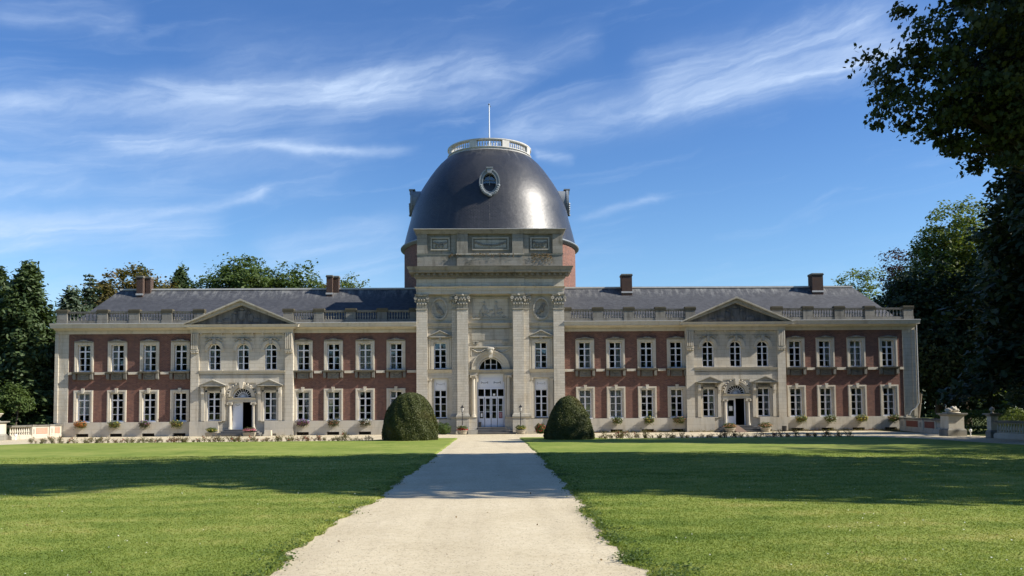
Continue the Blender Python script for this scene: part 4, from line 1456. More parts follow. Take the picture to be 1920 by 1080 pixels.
for s in (-1, 1):
    a = s * 3.88
    w1 = window(a, 5.0, .98, 2.02, CP + .34, sur=False, dress='' if s < 0 else 'L')
    mb = MB()
    for q in (-1, 1):
        xa, xb = sorted((q * .48, q * .70))
        mb.box(xa, xb, -.07, .3, -.03, 2.26)
        xa, xb = sorted((q * .72, q * .86))
        mb.box(xa, xb, -.05, .02, -.03, 2.40)
    mb.box(-.48, .48, -.07, .3, 2.02, 2.26)
    part('surround', mb, 'stone_smooth', w1)
    mb = MB()
    mb.box(-.88, .88, -.26, .02, 2.42, 2.50)
    mb.prism([(-.88, 2.50), (.88, 2.50), (0, 2.90)], -.18, .02)
    mb.prism([(-.94, 2.50), (-.86, 2.50), (0, 2.89), (.86, 2.50), (.94, 2.50), (0, 2.98)], -.30, .02)
    mb.prism([(-.08, 2.20), (.08, 2.20), (.12, 2.42), (-.12, 2.42)], -.20, .0)
    part('pediment', mb, 'stone_grey', w1)
    w2 = window(a, 1.22, 1.0, 2.16, CP + .34, sur=False, dress='')
    mb = MB()
    for q in (-1, 1):
        xa, xb = sorted((q * .495, q * .60))
        mb.box(xa, xb, .02, .3, -.05, 3.05)
        xa, xb = sorted((q * .68, q * .92))
        mb.box(xa, xb, -.10, .02, -.05, 2.85)
        mb.frust(xa, xb, -.10, .02, 2.85, 3.05, .0, .06)
        for t in (xa, xb):
            mb.arch(t, 2.95, 0, .07, -.18, -.08, 8, 0, TAU)
    part('surround', mb, 'stone_smooth', w2)
    mb = MB()
    mb.box(-.5, .5, .16, .26, 2.17, 3.02)
    mb.box(-.40, .40, .135, .16, 2.30, 2.92)
    pn = part('panel', mb, 'white_paint', w2)
    mb = MB()
    for k in range(9):
        t = (k - 4) / 4
        mb.lump(t * .28, .13, 2.58 + .09 * t * t, .035, .02, .03, 5)
    for t in (-1, 1):
        mb.box(t * .29 - .02, t * .29 + .02, .12, .135, 2.52, 2.72)
    part('garland', mb, 'zinc', w2)
    mb = MB()
    mb.frust(-.88, .88, -.06, .3, -.16, -.05, .05, .10, 0, 0)
    part('sill', mb, 'stone_grey', w2)
    # floor band between the storeys
    x0, x1 = sorted((s * 2.98, s * 4.85))
    mb = MB()
    mb.box(x0, x1, CP + .22, CP + .36, 4.28, 4.70)
    mb.frust(x0, x1, CP + .20, CP + .36, 4.70, 4.93, .02, .16, 0, 0)
    part('string_course', mb, 'stone_smooth', PAL)
    # top ledge and oval medallion
    mb = MB()
    mb.frust(x0, x1, CP + .24, CP + .36, 8.30, 8.52, .0, .12, 0, 0)
    mb.box(x0, x1, CP + .26, CP + .36, 8.10, 8.30)
    part('ledge', mb, 'stone_grey', PAL)
    mb = MB()
    mb.arch(0, 0, .53, .64, -.15, .02, 28, 0, TAU, 1.39)
    mb.arch(0, 0, .0, .53, -.015, .02, 28, 0, TAU, 1.40)
    md = part('medallion', mb, 'stone_grey', PAL, (s * 3.93, CP + .34, 9.62))
    mb = MB()
    r_ = random.Random(9 + s)
    for k in range(7):
        t = k / 6
        mb.lump(s * (.24 - .5 * t) * (1 if k % 2 else .8), -.03, .30 - .62 * t, .13 + .05 * r_.random(), .07, .12 + .06 * r_.random(), 7)
    mb.lump(s * .04, -.04, -.05, .20, .09, .24, 8)
    part('relief', mb, 'stone_weathered', md)
    # narrow frieze console row under the ledge
# centre bay
mb = MB()
mb.spandrel(-1.06, 1.06, 4.92, 6.5, 0, .95, CP + .401, .3, 24)
for s in (-1, 1):
    x0, x1 = sorted((s * .95, s * 1.06))
    mb.box(x0, x1, CP + .401, .3, 4.0, 4.92)
mb.arch(0, 4.92, .95, 1.20, CP + .28, CP + .41, 30)
mb.arch(0, 4.92, 1.20, 1.46, CP + .20, CP + .41, 30)
mb.arch(0, 4.92, 1.40, 1.48, CP + .14, CP + .21, 30)
for s in (-1, 1):      # frame of the arch panel
    x0, x1 = sorted((s * 1.60, s * 1.70))
    mb.box(x0, x1, CP + .28, CP + .40, 4.93, 6.62)
mb.box(-1.70, 1.70, CP + .28, CP + .40, 6.62, 6.72)
gate = part('great_arch', mb, 'stone_smooth', PAL)
mb = MB()
mb.prism([(-.13, 5.82), (.13, 5.82), (.24, 6.62), (-.24, 6.62)], CP + .02, CP + .28)
mb.lump(0, CP + .0, 6.50, .30, .10, .14, 8)
mb.lump(0, CP - .02, 6.28, .16, .10, .18, 8)
part('keystone', mb, 'stone_smooth', gate)
mb = MB()
for s in (-1, 1):
    for k in range(10):
        t = k / 9
        mb.lump(s * (.34 + 1.16 * t), CP + .36, 6.56 - .28 * math.sin(math.pi * t), .10, .07, .055, 6)
    mb.prism([(s * 1.5 - .05, 6.0), (s * 1.5 + .05, 6.0), (s * 1.5 + .04, 6.5), (s * 1.5 - .04, 6.5)], CP + .33, CP + .41)
part('garland', mb, 'stone_smooth', gate)
mb = MB()
for s in (-1, 1):
    x0, x1 = sorted((s * 1.02, s * 1.71))
    mb.box(x0, x1, CP + .12, CP + .45, 4.50, 4.72)
    mb.frust(x0, x1, CP + .12, CP + .45, 4.72, 4.92, .02, .16)
mb.box(-1.02, 1.02, CP + .30, CP + .60, 4.62, 4.74)
mb.frust(-1.02, 1.02, CP + .30, CP + .60, 4.74, 4.90, .0, .10, 0, 0)
part('lintel', mb, 'stone_grey', gate)
for s in (-1, 1):
    mb = MB()
    half_column(mb, s * 1.34, CP + .26, 1.28, 4.50, .155)
    x0, x1 = sorted((s * 1.06, s * 1.16))
    mb.box(x0, x1, CP + .22, .3, .3, 4.62)
    part('column', mb, 'stone_smooth', gate)
    mb = MB()
    x0, x1 = sorted((s * 1.06, s * 1.66))
    mb.box(x0, x1, CP + .02, CP + .42, -.1, 1.20)
    mb.frust(x0, x1, CP + .02, CP + .42, 1.20, 1.28, .0, .05, 0, 0)
    part('pedestal', mb, 'stone', gate)
# arch window glazing
mb = MB()
gy0, gy1 = CP + .66, CP + .74
mb.arch(0, 4.90, .87, .95, gy0, gy1, 26)
mb.box(-.95, .95, gy0, gy1, 4.88, 4.97)
for xx, w in ((-.45, .06), (0, .08), (.45, .06)):
    mb.box(xx - w / 2, xx + w / 2, gy0, gy1, 4.97, 4.90 + math.sqrt(.9 ** 2 - xx * xx))
    if xx:
        pass
mb.box(-.42, .42, gy0 + .01, gy1, 5.33, 5.37)
aw = part('fanlight', mb, 'white_paint', PAL)
for xa, xb in ((-.86, -.48), (-.42, -.04), (.04, .42), (.48, .86)):
    pts = [(xa, 4.97), (xb, 4.97)] + [(x, 4.90 + math.sqrt(max(.01, .87 ** 2 - x * x))) for x in np.linspace(xb, xa, 6)]
    mb = MB()
    mb.prism([(x, max(z, 4.97)) for x, z in pts], gy0 + .04, gy0 + .046)
    part('pane', mb, 'glass', aw)
# entrance door: panel, transom lights, four leaves
mb = MB()
DY = CP + .62
mb.box(-1.05, -.98, DY - .03, DY + .08, .5, 4.62)
mb.box(.98, 1.05, DY - .03, DY + .08, .5, 4.62)
mb.box(-.98, .98, DY - .03, DY + .08, 4.50, 4.62)
mb.box(-.98, .98, DY - .03, DY + .08, 3.42, 3.52)
mb.box(-.98, .98, DY - .03, DY + .08, 2.78, 2.88)
mb.box(-.98, .98, DY + .02, DY + .08, 3.52, 4.50)
for s in (-1, 1):
    x0, x1 = sorted((s * .06, s * .92))
    mb.box(x0, x1, DY - .0, DY + .02, 3.60, 4.26)
    mb.box(x0 + .05, x1 - .05, DY - .015, DY, 3.65, 4.21)
for xx in (-.49, 0, .49):
    mb.box(xx - .045, xx + .045, DY - .02, DY + .07, 2.88, 3.42)
ed = part('entrance_door', mb, 'door_paint', PAL)
mb = MB()
for s in (-1, 1):
    for k in range(9):
        t = (k - 4) / 4
        mb.lump(s * .49 + t * .24, DY - .025, 3.90 + .07 * t * t, .035, .02, .03, 5)
    for t in (-1, 1):
        mb.box(s * .49 + t * .25 - .02, s * .49 + t * .25 + .02, DY - .03, DY - .015, 3.84, 4.02)
part('garland', mb, 'lead', ed)
for k in range(4):
    c = -.735 + .49 * k
    mb = MB()
    w = .225
    mb.box(c - w, c - w + .075, DY, DY + .05, .52, 2.78)
    mb.box(c + w - .075, c + w, DY, DY + .05, .52, 2.78)
    mb.box(c - w + .075, c + w - .075, DY, DY + .05, .52, 1.18)
    mb.box(c - w + .10, c + w - .10, DY - .015, DY, .64, 1.06)
    mb.box(c - w + .075, c + w - .075, DY, DY + .05, 2.70, 2.78)
    for z in (1.68, 2.19):
        mb.box(c - w + .075, c + w - .075, DY + .005, DY + .045, z - .02, z + .02)
    part('door_leaf', mb, 'door_paint', ed)
    for z0_, z1_ in ((1.18, 1.66), (1.70, 2.17), (2.21, 2.70)):
        mb = MB()
        mb.box(c - .15, c + .15, DY + .02, DY + .026, z0_, z1_)
        part('pane', mb, 'glass', ed)
    mb = MB()
    mb.box(c - .20, c + .20, DY + .02, DY + .026, 2.88, 3.42)
    part('pane', mb, 'glass', ed)
for t in (-1, 1):
    mb = MB()
    mb.box(t * .045 - .03, t * .045 + .03, DY - .05, DY - .0, 1.22, 1.50)
    part('door_handle', mb, 'white_paint', ed)
mb = MB()
mb.box(-.80, -.66, DY + .008, DY + .015, 1.28, 1.56)
part('notice', mb, 'paper', ed)
mb = MB()
mb.box(.60, .87, DY + .008, DY + .015, 1.20, 1.64)
ps = part('poster', mb, 'poster_red', ed)
mb = MB()
for k in range(5):
    mb.box(.63, .84 - .05 * (k % 2), DY + .004, DY + .007, 1.27 + .07 * k, 1.285 + .07 * k)
part('poster_print', mb, 'paper', ed)
mb = MB()
mb.box(.15, .33, DY + .008, DY + .015, 2.92, 3.08)
part('notice', mb, 'paper', ed)
# blank frieze panel and relief above the arch
mb = MB()
mb.box(-1.70, 1.70, CP + .26, CP + .40, 8.12, 8.30)
mb.frust(-1.70, 1.70, CP + .26, CP + .40, 8.30, 8.52, .0, .12, 0, 0)
mb.box(-1.45, 1.45, CP + .36, CP + .40, 7.18, 8.06)
part('ledge', mb, 'stone_grey', PAL)
for s in (-1, 1):
    mb = MB()
    for t in (-1, 1):
        mb.arch(s * 1.16 + t * .14, 7.0, .0, .10, CP + .28, CP + .41, 10, 0, TAU)
    mb.box(s * 1.16 - .26, s * 1.16 + .26, CP + .26, CP + .41, 7.06, 7.14)
    mb.prism([(s * 1.16 - .12, 6.82), (s * 1.16 + .12, 6.82), (s * 1.16 + .18, 6.95), (s * 1.16 - .18, 6.95)], CP + .32, CP + .41)
    part('console', mb, 'stone_grey', PAL)
mb = MB()
for x0, x1, z0_, z1_ in ((-1.42, 1.42, 8.82, 8.90), (-1.42, 1.42, 10.46, 10.54), (-1.42, -1.34, 8.90, 10.46), (1.34, 1.42, 8.90, 10.46)):
    mb.box(x0, x1, CP + .32, CP + .40, z0_, z1_)
rp = part('relief_panel', mb, 'stone_grey', PAL)
mb = MB()
r_ = random.Random(3)
for gx_ in (-.52, .42):
    mb.lump(gx_, CP + .38, 9.62, .16, .09, .34, 8)
    mb.lump(gx_ + .02, CP + .37, 10.08, .12, .09, .14, 8)
    for k in range(9):
        mb.lump(gx_ + r_.uniform(-.42, .42), CP + .39, 9.08 + r_.uniform(0, .75) * (1 - .3), .10 + .1 * r_.random(), .06, .07 + .1 * r_.random(), 6)
for k in range(6):
    mb.lump(-1.05 + .42 * k, CP + .39, 9.02, .20, .06, .08, 6)
part('relief', mb, 'stone_grey', rp)

# great entablature
mb = MB()
mb.frust(-CEN, CEN, CP - .02, .6, 10.72, 10.98, 0, 0)
mb.frust(-CEN, CEN, CP - .06, .6, 10.98, 11.20, 0, 0.02)
mb.frust(-CEN, CEN, CP - .06, .6, 11.20, 11.29, .06, .14)
mb.frust(-CEN, CEN, CP - .02, .6, 11.29, 11.92, 0, 0)
mb.frust(-2.62, 2.62, CP - .14, .6, 10.721, 10.979, 0, 0)
mb.frust(-2.62, 2.62, CP - .18, .6, 10.979, 11.199, 0, .02)
mb.frust(-2.62, 2.62, CP - .18, .6, 11.199, 11.289, .06, .14)
mb.frust(-2.62, 2.62, CP - .14, .6, 11.289, 11.919, 0, 0)
for k in range(9):     # putlog stubs along the frieze foot
    xx = -4.6 + k * 1.15
    mb.box(xx - .05, xx + .05, CP - .17 - (.12 if abs(xx) < 2.6 else 0), CP, 11.32, 11.42)
part('architrave', mb, 'stone', PAL)
mb = MB()
mb.frust(-CEN, CEN, CP - .02, .6, 11.92, 12.04, .06, .16)
mb.frust(-CEN, CEN, CP - .02, .6, 12.04, 12.34, .16, .16)
part('bed_moulding', mb, 'stone_dark', PAL)  # darker stone: shadow under the cornice put into the colour
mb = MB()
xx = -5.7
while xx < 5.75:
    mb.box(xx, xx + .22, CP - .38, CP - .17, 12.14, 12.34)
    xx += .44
part('dentils', mb, 'stone_dark', PAL)  # darkened with the bed, shadow painted in as stone tone
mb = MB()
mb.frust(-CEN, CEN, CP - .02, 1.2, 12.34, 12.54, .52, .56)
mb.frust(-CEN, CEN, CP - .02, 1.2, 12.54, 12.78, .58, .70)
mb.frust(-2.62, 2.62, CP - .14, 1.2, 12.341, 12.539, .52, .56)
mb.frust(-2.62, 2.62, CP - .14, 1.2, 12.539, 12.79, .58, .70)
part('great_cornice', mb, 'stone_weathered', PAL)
# attic
AY = CP + .10
mb = MB()
mb.box(-5.62, 5.62, AY + .12, 1.6, 12.78, 13.78)
mb.box(-5.62, 5.62, AY + .22, 1.6, 13.90, 15.44)
mb.box(-2.56, 2.56, AY - .04, AY + .22, 12.79, 13.78)
part('attic_wall', mb, 'stone_weathered', PAL)
mb = MB()
mb.frust(-5.62, 5.62, AY + .12, 1.6, 13.78, 13.90, .02, .06)
mb.box(-2.62, 2.62, AY - .10, AY + .06, 13.782, 13.902)
part('ledge', mb, 'stone_grey', PAL)
for s in (-1, 1):
    for a, b, yy in ((4.85, 5.63, AY + .04), (1.72, 2.56, AY - .04), (2.56, 3.0, AY + .12)):
        x0, x1 = sorted((s * a, s * b))
        mb = MB()
        mb.box(x0, x1, yy, AY + .30, 13.90, 15.44)
        part('attic_pilaster', mb, 'stone_weathered', PAL)
mb = MB()
mb.frust(-5.62, 5.62, AY + .04, 1.6, 15.44, 15.56, .04, .10)
mb.frust(-5.62, 5.62, AY + .04, 1.6, 15.56, 15.74, .12, .24)
mb.frust(-2.56, 2.56, AY - .04, 1.6, 15.441, 15.561, .04, .10, 0, 0)
mb.frust(-2.56, 2.56, AY - .04, 1.6, 15.561, 15.741, .12, .24, 0, 0)
part('attic_cornice', mb, 'stone_weathered', PAL)
mb = MB()
mb.box(-5.88, 5.88, AY - .30, 1.6, 15.745, 15.785)
part('attic_flashing', mb, 'zinc', PAL)
for cx, w in ((-3.85, .74), (0.03, 1.42), (3.87, .74)):
    mb = MB()
    z0_, z1_ = 14.18, 15.18
    mb.box(-w, w, -.10, .02, z0_, z0_ + .10)
    mb.box(-w, w, -.10, .02, z1_ - .10, z1_)
    mb.box(-w, -w + .10, -.10, .02, z0_ + .10, z1_ - .10)
    mb.box(w - .10, w, -.10, .02, z0_ + .10, z1_ - .10)
    mb.box(-w + .2, w - .2, -.05, .02, z0_ + .2, z1_ - .2)
    pn = part('attic_panel', mb, 'stone_grey', PAL, (cx, AY + .22, 0))
    mb = MB()
    n = int(w * 8)
    for k in range(n + 1):
        t = (k / n) * 2 - 1
        mb.lump(t * (w - .32), -.07, 14.78 - .22 * (1 - t * t) * (1 if w > 1 else .4), .12, .06, .10, 6)
        if w < 1:
            mb.lump(t * (w - .42), -.07, 14.52 + .2 * (k % 2), .10, .06, .12, 6)
    part('relief', mb, 'stone_dark', pn)
# tufts growing on the attic ledge
P_, N_ = [], []
for x0, x1, n in ((-1.4, 1.9, 150), (3.2, 4.8, 240), (-3.2, -2.2, 60)):
    for k in range(n):
        x = random.uniform(x0, x1)
        P_.append((x, AY - .12 + random.uniform(-.08, .12) + (.14 if abs(x) > 2.5 else 0), 13.88 - abs(random.gauss(0, .13 if x < 3 else .34))))
        N_.append((random.gauss(0, .4), -1, random.gauss(0, .4)))
kind(link('wall_plants', np_mesh('wall_plants', leaves(np.array(P_), np.array(N_), 0.09, rng), 4, 'dry_leaf'), PAL), 'stuff')

# steps to the great door
for k in range(4):
    st = MB()
    zt = .50 - .125 * k
    yf = CP - .10 - .32 * k
    st.box(-1.02, 1.20 + .22 * k, yf, CP + .55, max(-.03, zt - .125) if k < 3 else -.03, zt - .045)
    st.box(-1.02, 1.22 + .22 * k, yf - .03, CP + .55, zt - .045, zt)
    part('step', st, 'step_stone', PAL)
mb = MB()
mb.box(-1.75, -1.03, CP - 1.15, CP - .10, -.05, .33)
part('stair_cheek', mb, 'stone_grey', PAL)
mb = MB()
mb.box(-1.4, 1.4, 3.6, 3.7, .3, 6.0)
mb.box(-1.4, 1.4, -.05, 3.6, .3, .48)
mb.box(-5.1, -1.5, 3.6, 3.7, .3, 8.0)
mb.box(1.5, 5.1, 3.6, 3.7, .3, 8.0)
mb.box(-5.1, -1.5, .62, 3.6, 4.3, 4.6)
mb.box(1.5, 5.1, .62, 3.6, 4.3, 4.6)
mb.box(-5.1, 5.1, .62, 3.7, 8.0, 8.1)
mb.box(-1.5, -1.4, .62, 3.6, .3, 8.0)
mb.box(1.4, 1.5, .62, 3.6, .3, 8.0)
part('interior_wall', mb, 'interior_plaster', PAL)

# ------------------------------------------------------------------ drum and dome
DC = 8.5
mb = MB()
mb.lathe([(7.48, 7.5), (7.48, 15.62)], 0, DC, 96)
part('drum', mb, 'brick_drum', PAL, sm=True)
mb = MB()
mb.lathe([(7.5, 15.60), (7.60, 15.62), (7.66, 15.72), (7.80, 15.76), (7.80, 15.86), (7.70, 15.92), (7.56, 15.94)], 0, DC, 96)
part('dome_ring', mb, 'lead', PAL, sm=True)
DPROF = [(7.58, 15.94), (7.44, 16.4), (7.30, 17.0), (7.14, 17.6), (6.93, 18.4), (6.80, 19.1), (6.57, 19.75), (6.33, 20.3), (6.05, 20.85), (5.72, 21.4), (5.30, 22.05), (4.87, 22.65), (4.46, 23.15), (3.98, 23.62), (3.66, 23.88)]


def dome_r(z):
    for (r0, z0), (r1, z1) in zip(DPROF, DPROF[1:]):
        if z0 <= z <= z1:
            return r0 + (r1 - r0) * (z - z0) / (z1 - z0)
    return DPROF[-1][0]


mb = MB()
mb.lathe(DPROF, 0, DC, 128)
part('dome', mb, 'slate_dome', PAL, sm=True)
# gallery on top
mb = MB()
mb.lathe([(3.72, 23.55), (3.86, 23.62), (3.80, 23.80), (3.62, 23.84), (3.62, 23.98), (3.70, 24.0), (3.70, 24.06), (3.2, 24.06)], 0, DC, 64, caps=False)
mb.lathe([(3.28, 24.60), (3.66, 24.60), (3.70, 24.66), (3.70, 24.74), (3.28, 24.74), (3.28, 24.60)], 0, DC, 64, caps=False)
gal = part('gallery', mb, 'gallery_stone', PAL)
mb = MB()
mb.lathe([(0.01, 24.0), (3.3, 24.0)], 0, DC, 32)
part('gallery_floor', mb, 'lead', gal)
me = baluster_mesh('dome', 'gallery_stone', .54, 1.0)
for k in range(8):
    a0 = TAU * (k + .5) / 8
    mb = MB()
    mb.box(-.32, .32, -.19, .19, 0, .54)
    part('pedestal', mb, 'gallery_stone', gal, (3.5 * math.cos(a0), DC + 3.5 * math.sin(a0), 24.06), (0, 0, a0 + math.pi / 2))
    for q in range(8):
        a = a0 + TAU / 8 * (.155 + .69 * (q + .5) / 8)
        link('baluster', me, gal, (3.5 * math.cos(a), DC + 3.5 * math.sin(a), 24.06))
mb = MB()
mb.tube([(0, DC, 23.9), (0, DC, 26.4), (0, DC, 28.85)], [.07, .06, .045], 8)
fp = part('flagpole', mb, 'pole_white', PAL)
mb = MB()
mb.lump(0, DC, 28.95, .09, .09, .09, 8)
mb.box(-.02, .14, DC - .02, DC + .02, 28.72, 28.80)
part('finial', mb, 'lead', fp)
# round dormer windows
for k in range(4):
    a = -math.pi / 2 + k * math.pi / 2
    e = link('dome_window', None, PAL, (6.85 * math.cos(a), DC + 6.85 * math.sin(a), 20.08), (0, 0, a + math.pi / 2), (.93, 1, .94))
    mb = MB()
    mb.arch(0, 0, .60, .84, 0.0, 2.4, 32, 0, TAU, 1.36, 1.32)
    mb.arch(0, 0, .80, .90, -.08, .12, 32, 0, TAU, 1.32, 1.30)
    mb.arch(0, 0, .58, .66, -.05, .10, 32, 0, TAU, 1.38, 1.36)
    part('surround', mb, 'lead', e)
    mb = MB()
    mb.prism([(-.17, .78), (.17, .78), (.26, 1.20), (-.26, 1.20)], -.18, .1)
    mb.box(-.30, .30, -.24, .3, 1.18, 1.27)
    part('keystone', mb, 'lead', e)
    mb = MB()
    r_ = random.Random(k)
    for q in range(15):
        t = math.radians(196 + q * 148 / 14)
        mb.lump(.80 * math.cos(t), -.10, 1.06 * math.sin(t), .12 + .04 * r_.random(), .13, .10 + .04 * r_.random(), 6)
    mb.lump(0, -.14, -1.16, .20, .15, .13, 7)
    part('garland', mb, 'lead', e)
    mb = MB()
    mb.box(-.03, .03, .36, .42, -.84, .84)
    mb.box(-.60, .60, .36, .42, .24, .29)
    mb.box(-.60, .60, .36, .42, -.30, -.25)
    part('glazing_bar', mb, 'lead', e)
    mb = MB()
    mb.arch(0, 0, 0, .62, .44, .46, 24, 0, TAU, 1.36)
    part('pane', mb, 'glass', e)
    mb = MB()
    mb.arch(0, 0, 0, .70, .9, .95, 24, 0, TAU, 1.36)
    part('backing', mb, 'interior_dark', e)

# ------------------------------------------------------------------ clipped yews
def yew(label, loc, R, H, seed, hz, rr):
    root = thing('topiary_yew', label, 'topiary', loc, 0, 'clipped yew domes beside the path')
    r_ = np.random.default_rng(seed)
    nA, nZ = 96, 60
    zz = np.sin(np.linspace(0, math.pi / 2, nZ))
    ph = r_.uniform(0, TAU, 24)
    fa = r_.integers(2, 14, 24)
    fz = r_.uniform(2, 16, 24)

    def surf(t, a):
        b = np.interp(t, hz, rr)
        d = sum(np.sin(fa[i] * a + fz[i] * t + ph[i]) for i in range(24)) * .0060
        return R * b * (1 + d)
    mb = MB()
    vs, fs = [], []
    for j, t in enumerate(zz):
        for i in range(nA):
            a = TAU * i / nA
            q = float(surf(t, a)) * .975
            vs.append((q * math.cos(a), q * math.sin(a), H * t * .985))
    for j in range(nZ - 1):
        for i in range(nA):
            k = (i + 1) % nA
            fs.append((j * nA + i, j * nA + k, (j + 1) * nA + k, (j + 1) * nA + i))
    mb.add(vs, fs)
    link('body', mb.mesh('body', 'leaf_yew', True), root)
    n = 34000
    t = r_.random(n) ** .9
    a = r_.uniform(0, TAU, n)
    q = surf(t, a) + r_.normal(0, .018, n)
    P_ = np.stack([q * np.cos(a), q * np.sin(a), H * t + r_.normal(0, .012, n)], 1)
    N_ = np.stack([np.cos(a), np.sin(a), .35 + 1.4 * t ** 3], 1) + r_.normal(size=(n, 3)) * .75
    link('foliage', np_mesh('foliage', leaves(P_, N_, .055 + .035 * r_.random(n), r_), 4, 'leaf_yew'), root)


yew('wider clipped yew dome left of the gravel path', (-4.82, -14.75, 0), 1.62, 2.86, 1,
    [0, .06, .16, .30, .42, .55, .68, .80, .90, .95, .985, 1.0], [.97, .99, 1.0, .975, .93, .865, .77, .645, .50, .37, .20, 0.0])
yew('slimmer and darker clipped yew dome right of the gravel path', (4.62, -15.4, 0), 1.50, 2.58, 2,
    [0, .06, .17, .30, .45, .60, .74, .88, .94, .98, 1.0], [.97, .99, .97, .90, .815, .70, .575, .42, .30, .16, 0.0])


# ------------------------------------------------------------------ bushes, flower boxes, tubs
def blob(r_, n, c, rad, size, mat, name, parent, up=.5, flat=1.0):
    d = unit(r_.normal(size=(n, 3)))
    rr = rad * (0.35 + .65 * r_.random((n, 1)) ** .5) * (1 + .15 * np.sin(d[:, :1] * 5 + d[:, 1:2] * 4))
    P_ = np.array(c) + d * rr * np.array([1, 1, flat])
    N_ = d + r_.normal(size=(n, 3)) * .6 + np.array([0, 0, up])
    return link(name, np_mesh(name, leaves(P_, N_, size * (.7 + .6 * r_.random(n)), r_), 4, mat), parent)


def ellipse_blob(r_, n, c, rx, ry, rz, size, mat, name, parent, up=.5, cut=None):
    d = unit(r_.normal(size=(n, 3)))
    rr = (0.4 + .6 * r_.random((n, 1)) ** .45) * (1 + .18 * np.sin(d[:, :1] * 6 + 1) * np.sin(d[:, 2:3] * 5))
    P_ = np.array(c) + d * rr * np.array([rx, ry, rz])
    if cut is not None:
        P_[:, 2] = np.maximum(P_[:, 2], cut)
    N_ = d + r_.normal(size=(n, 3)) * .6 + np.array([0, 0, up])
    return link(name, np_mesh(name, leaves(P_, N_, size * (.7 + .6 * r_.random(n)), r_), 4, mat), parent)


BOXES = [  # x, leaf, flowers, label, scale
    (-31.15, 'leaf_box', 'flower_orange', 'window box full of orange flowers under the leftmost ground floor window', 1.0),
    (-28.62, 'leaf_box', 'flower_yellow', 'light green leafy window box under the second ground floor window from the left end', .95),
    (-26.35, 'leaf_box_dark', 'flower_purple', 'dark drooping window box under the third ground floor window from the left end', .9),
    (-23.95, 'leaf_box', 'flower_yellow', 'green window box just left of the left pedimented pavilion', 1.0),
    (-14.40, 'leaf_box_dark', 'flower_purple', 'window box of purple flowers just right of the left pedimented pavilion', 1.05),
    (-12.05, 'leaf_box_dark', 'flower_salmon', 'dull green window box halfway between left pavilion and left yew dome', .95),
    (-9.62, 'leaf_box_dark', 'flower_white', 'dark window box with pale flowers nearest the left yew dome', .95),
    (9.72, 'leaf_box', 'flower_white', 'dark green window box nearest the right yew dome under a curtained window', .9),
    (12.18, 'leaf_box', 'flower_yellow', 'green window box second to the right from the right yew dome', .85),
    (14.50, 'leaf_box', 'flower_salmon', 'green window box with salmon specks just left of the right pedimented pavilion', 1.0),
    (24.02, 'leaf_box', 'flower_yellow', 'yellow green window box just right of the right pedimented pavilion', .95),
    (26.30, 'leaf_box', 'flower_white', 'wide green window box under the third ground floor window from the right end', 1.0),
    (28.75, 'leaf_box', 'flower_yellow', 'window box half dark half yellow under the second ground floor window from the right end', 1.0),
    (31.28, 'leaf_box', 'flower_salmon', 'window box with brownish flowers under the rightmost ground floor window', 1.0)]
for i, (x, lm, fm, lab, k) in enumerate(BOXES):
    r_ = np.random.default_rng(100 + i)
    root = thing('flower_box', lab, 'flower box', (x, -.32, .78), 0, 'flower boxes under the ground floor windows')
    mb = MB()
    mb.frust(-.38 * k, .38 * k, -.10, .14, .04, .24, -.03, 0)
    mb.box(-.30, -.26, .10, .20, .10, .16)
    mb.box(.26, .30, .10, .20, .10, .16)
    part('trough', mb, 'terracotta', root)
    n = 620
    ellipse_blob(r_, n, (0, -.02, .20), .50 * k, .27, .27, .075, lm, 'foliage', root, .4)
    d = r_.normal(size=(90, 3))
    P_ = np.stack([r_.uniform(-.42, .42, 130) * k, -.02 + r_.normal(0, .11, 130), .05 - np.abs(r_.normal(0, .10, 130))], 1)
    link('trailing_leaves', np_mesh('trailing_leaves', leaves(P_, r_.normal(size=P_.shape) + np.array([0, -1, 0]), .07, r_), 4, lm), root)
    nf = {0: 170, 4: 110, 12: 90}.get(i, 30)
    d = unit(r_.normal(size=(nf, 3)))
    d[:, 1] = -np.abs(d[:, 1])
    P_ = np.array([0, -.03, .22]) + d * np.array([.50 * k, .29, .28])
    link('flowers', np_mesh('flowers', leaves(P_, d + r_.normal(size=d.shape) * .4, .055 + .03 * r_.random(nf), r_), 4, fm), root)

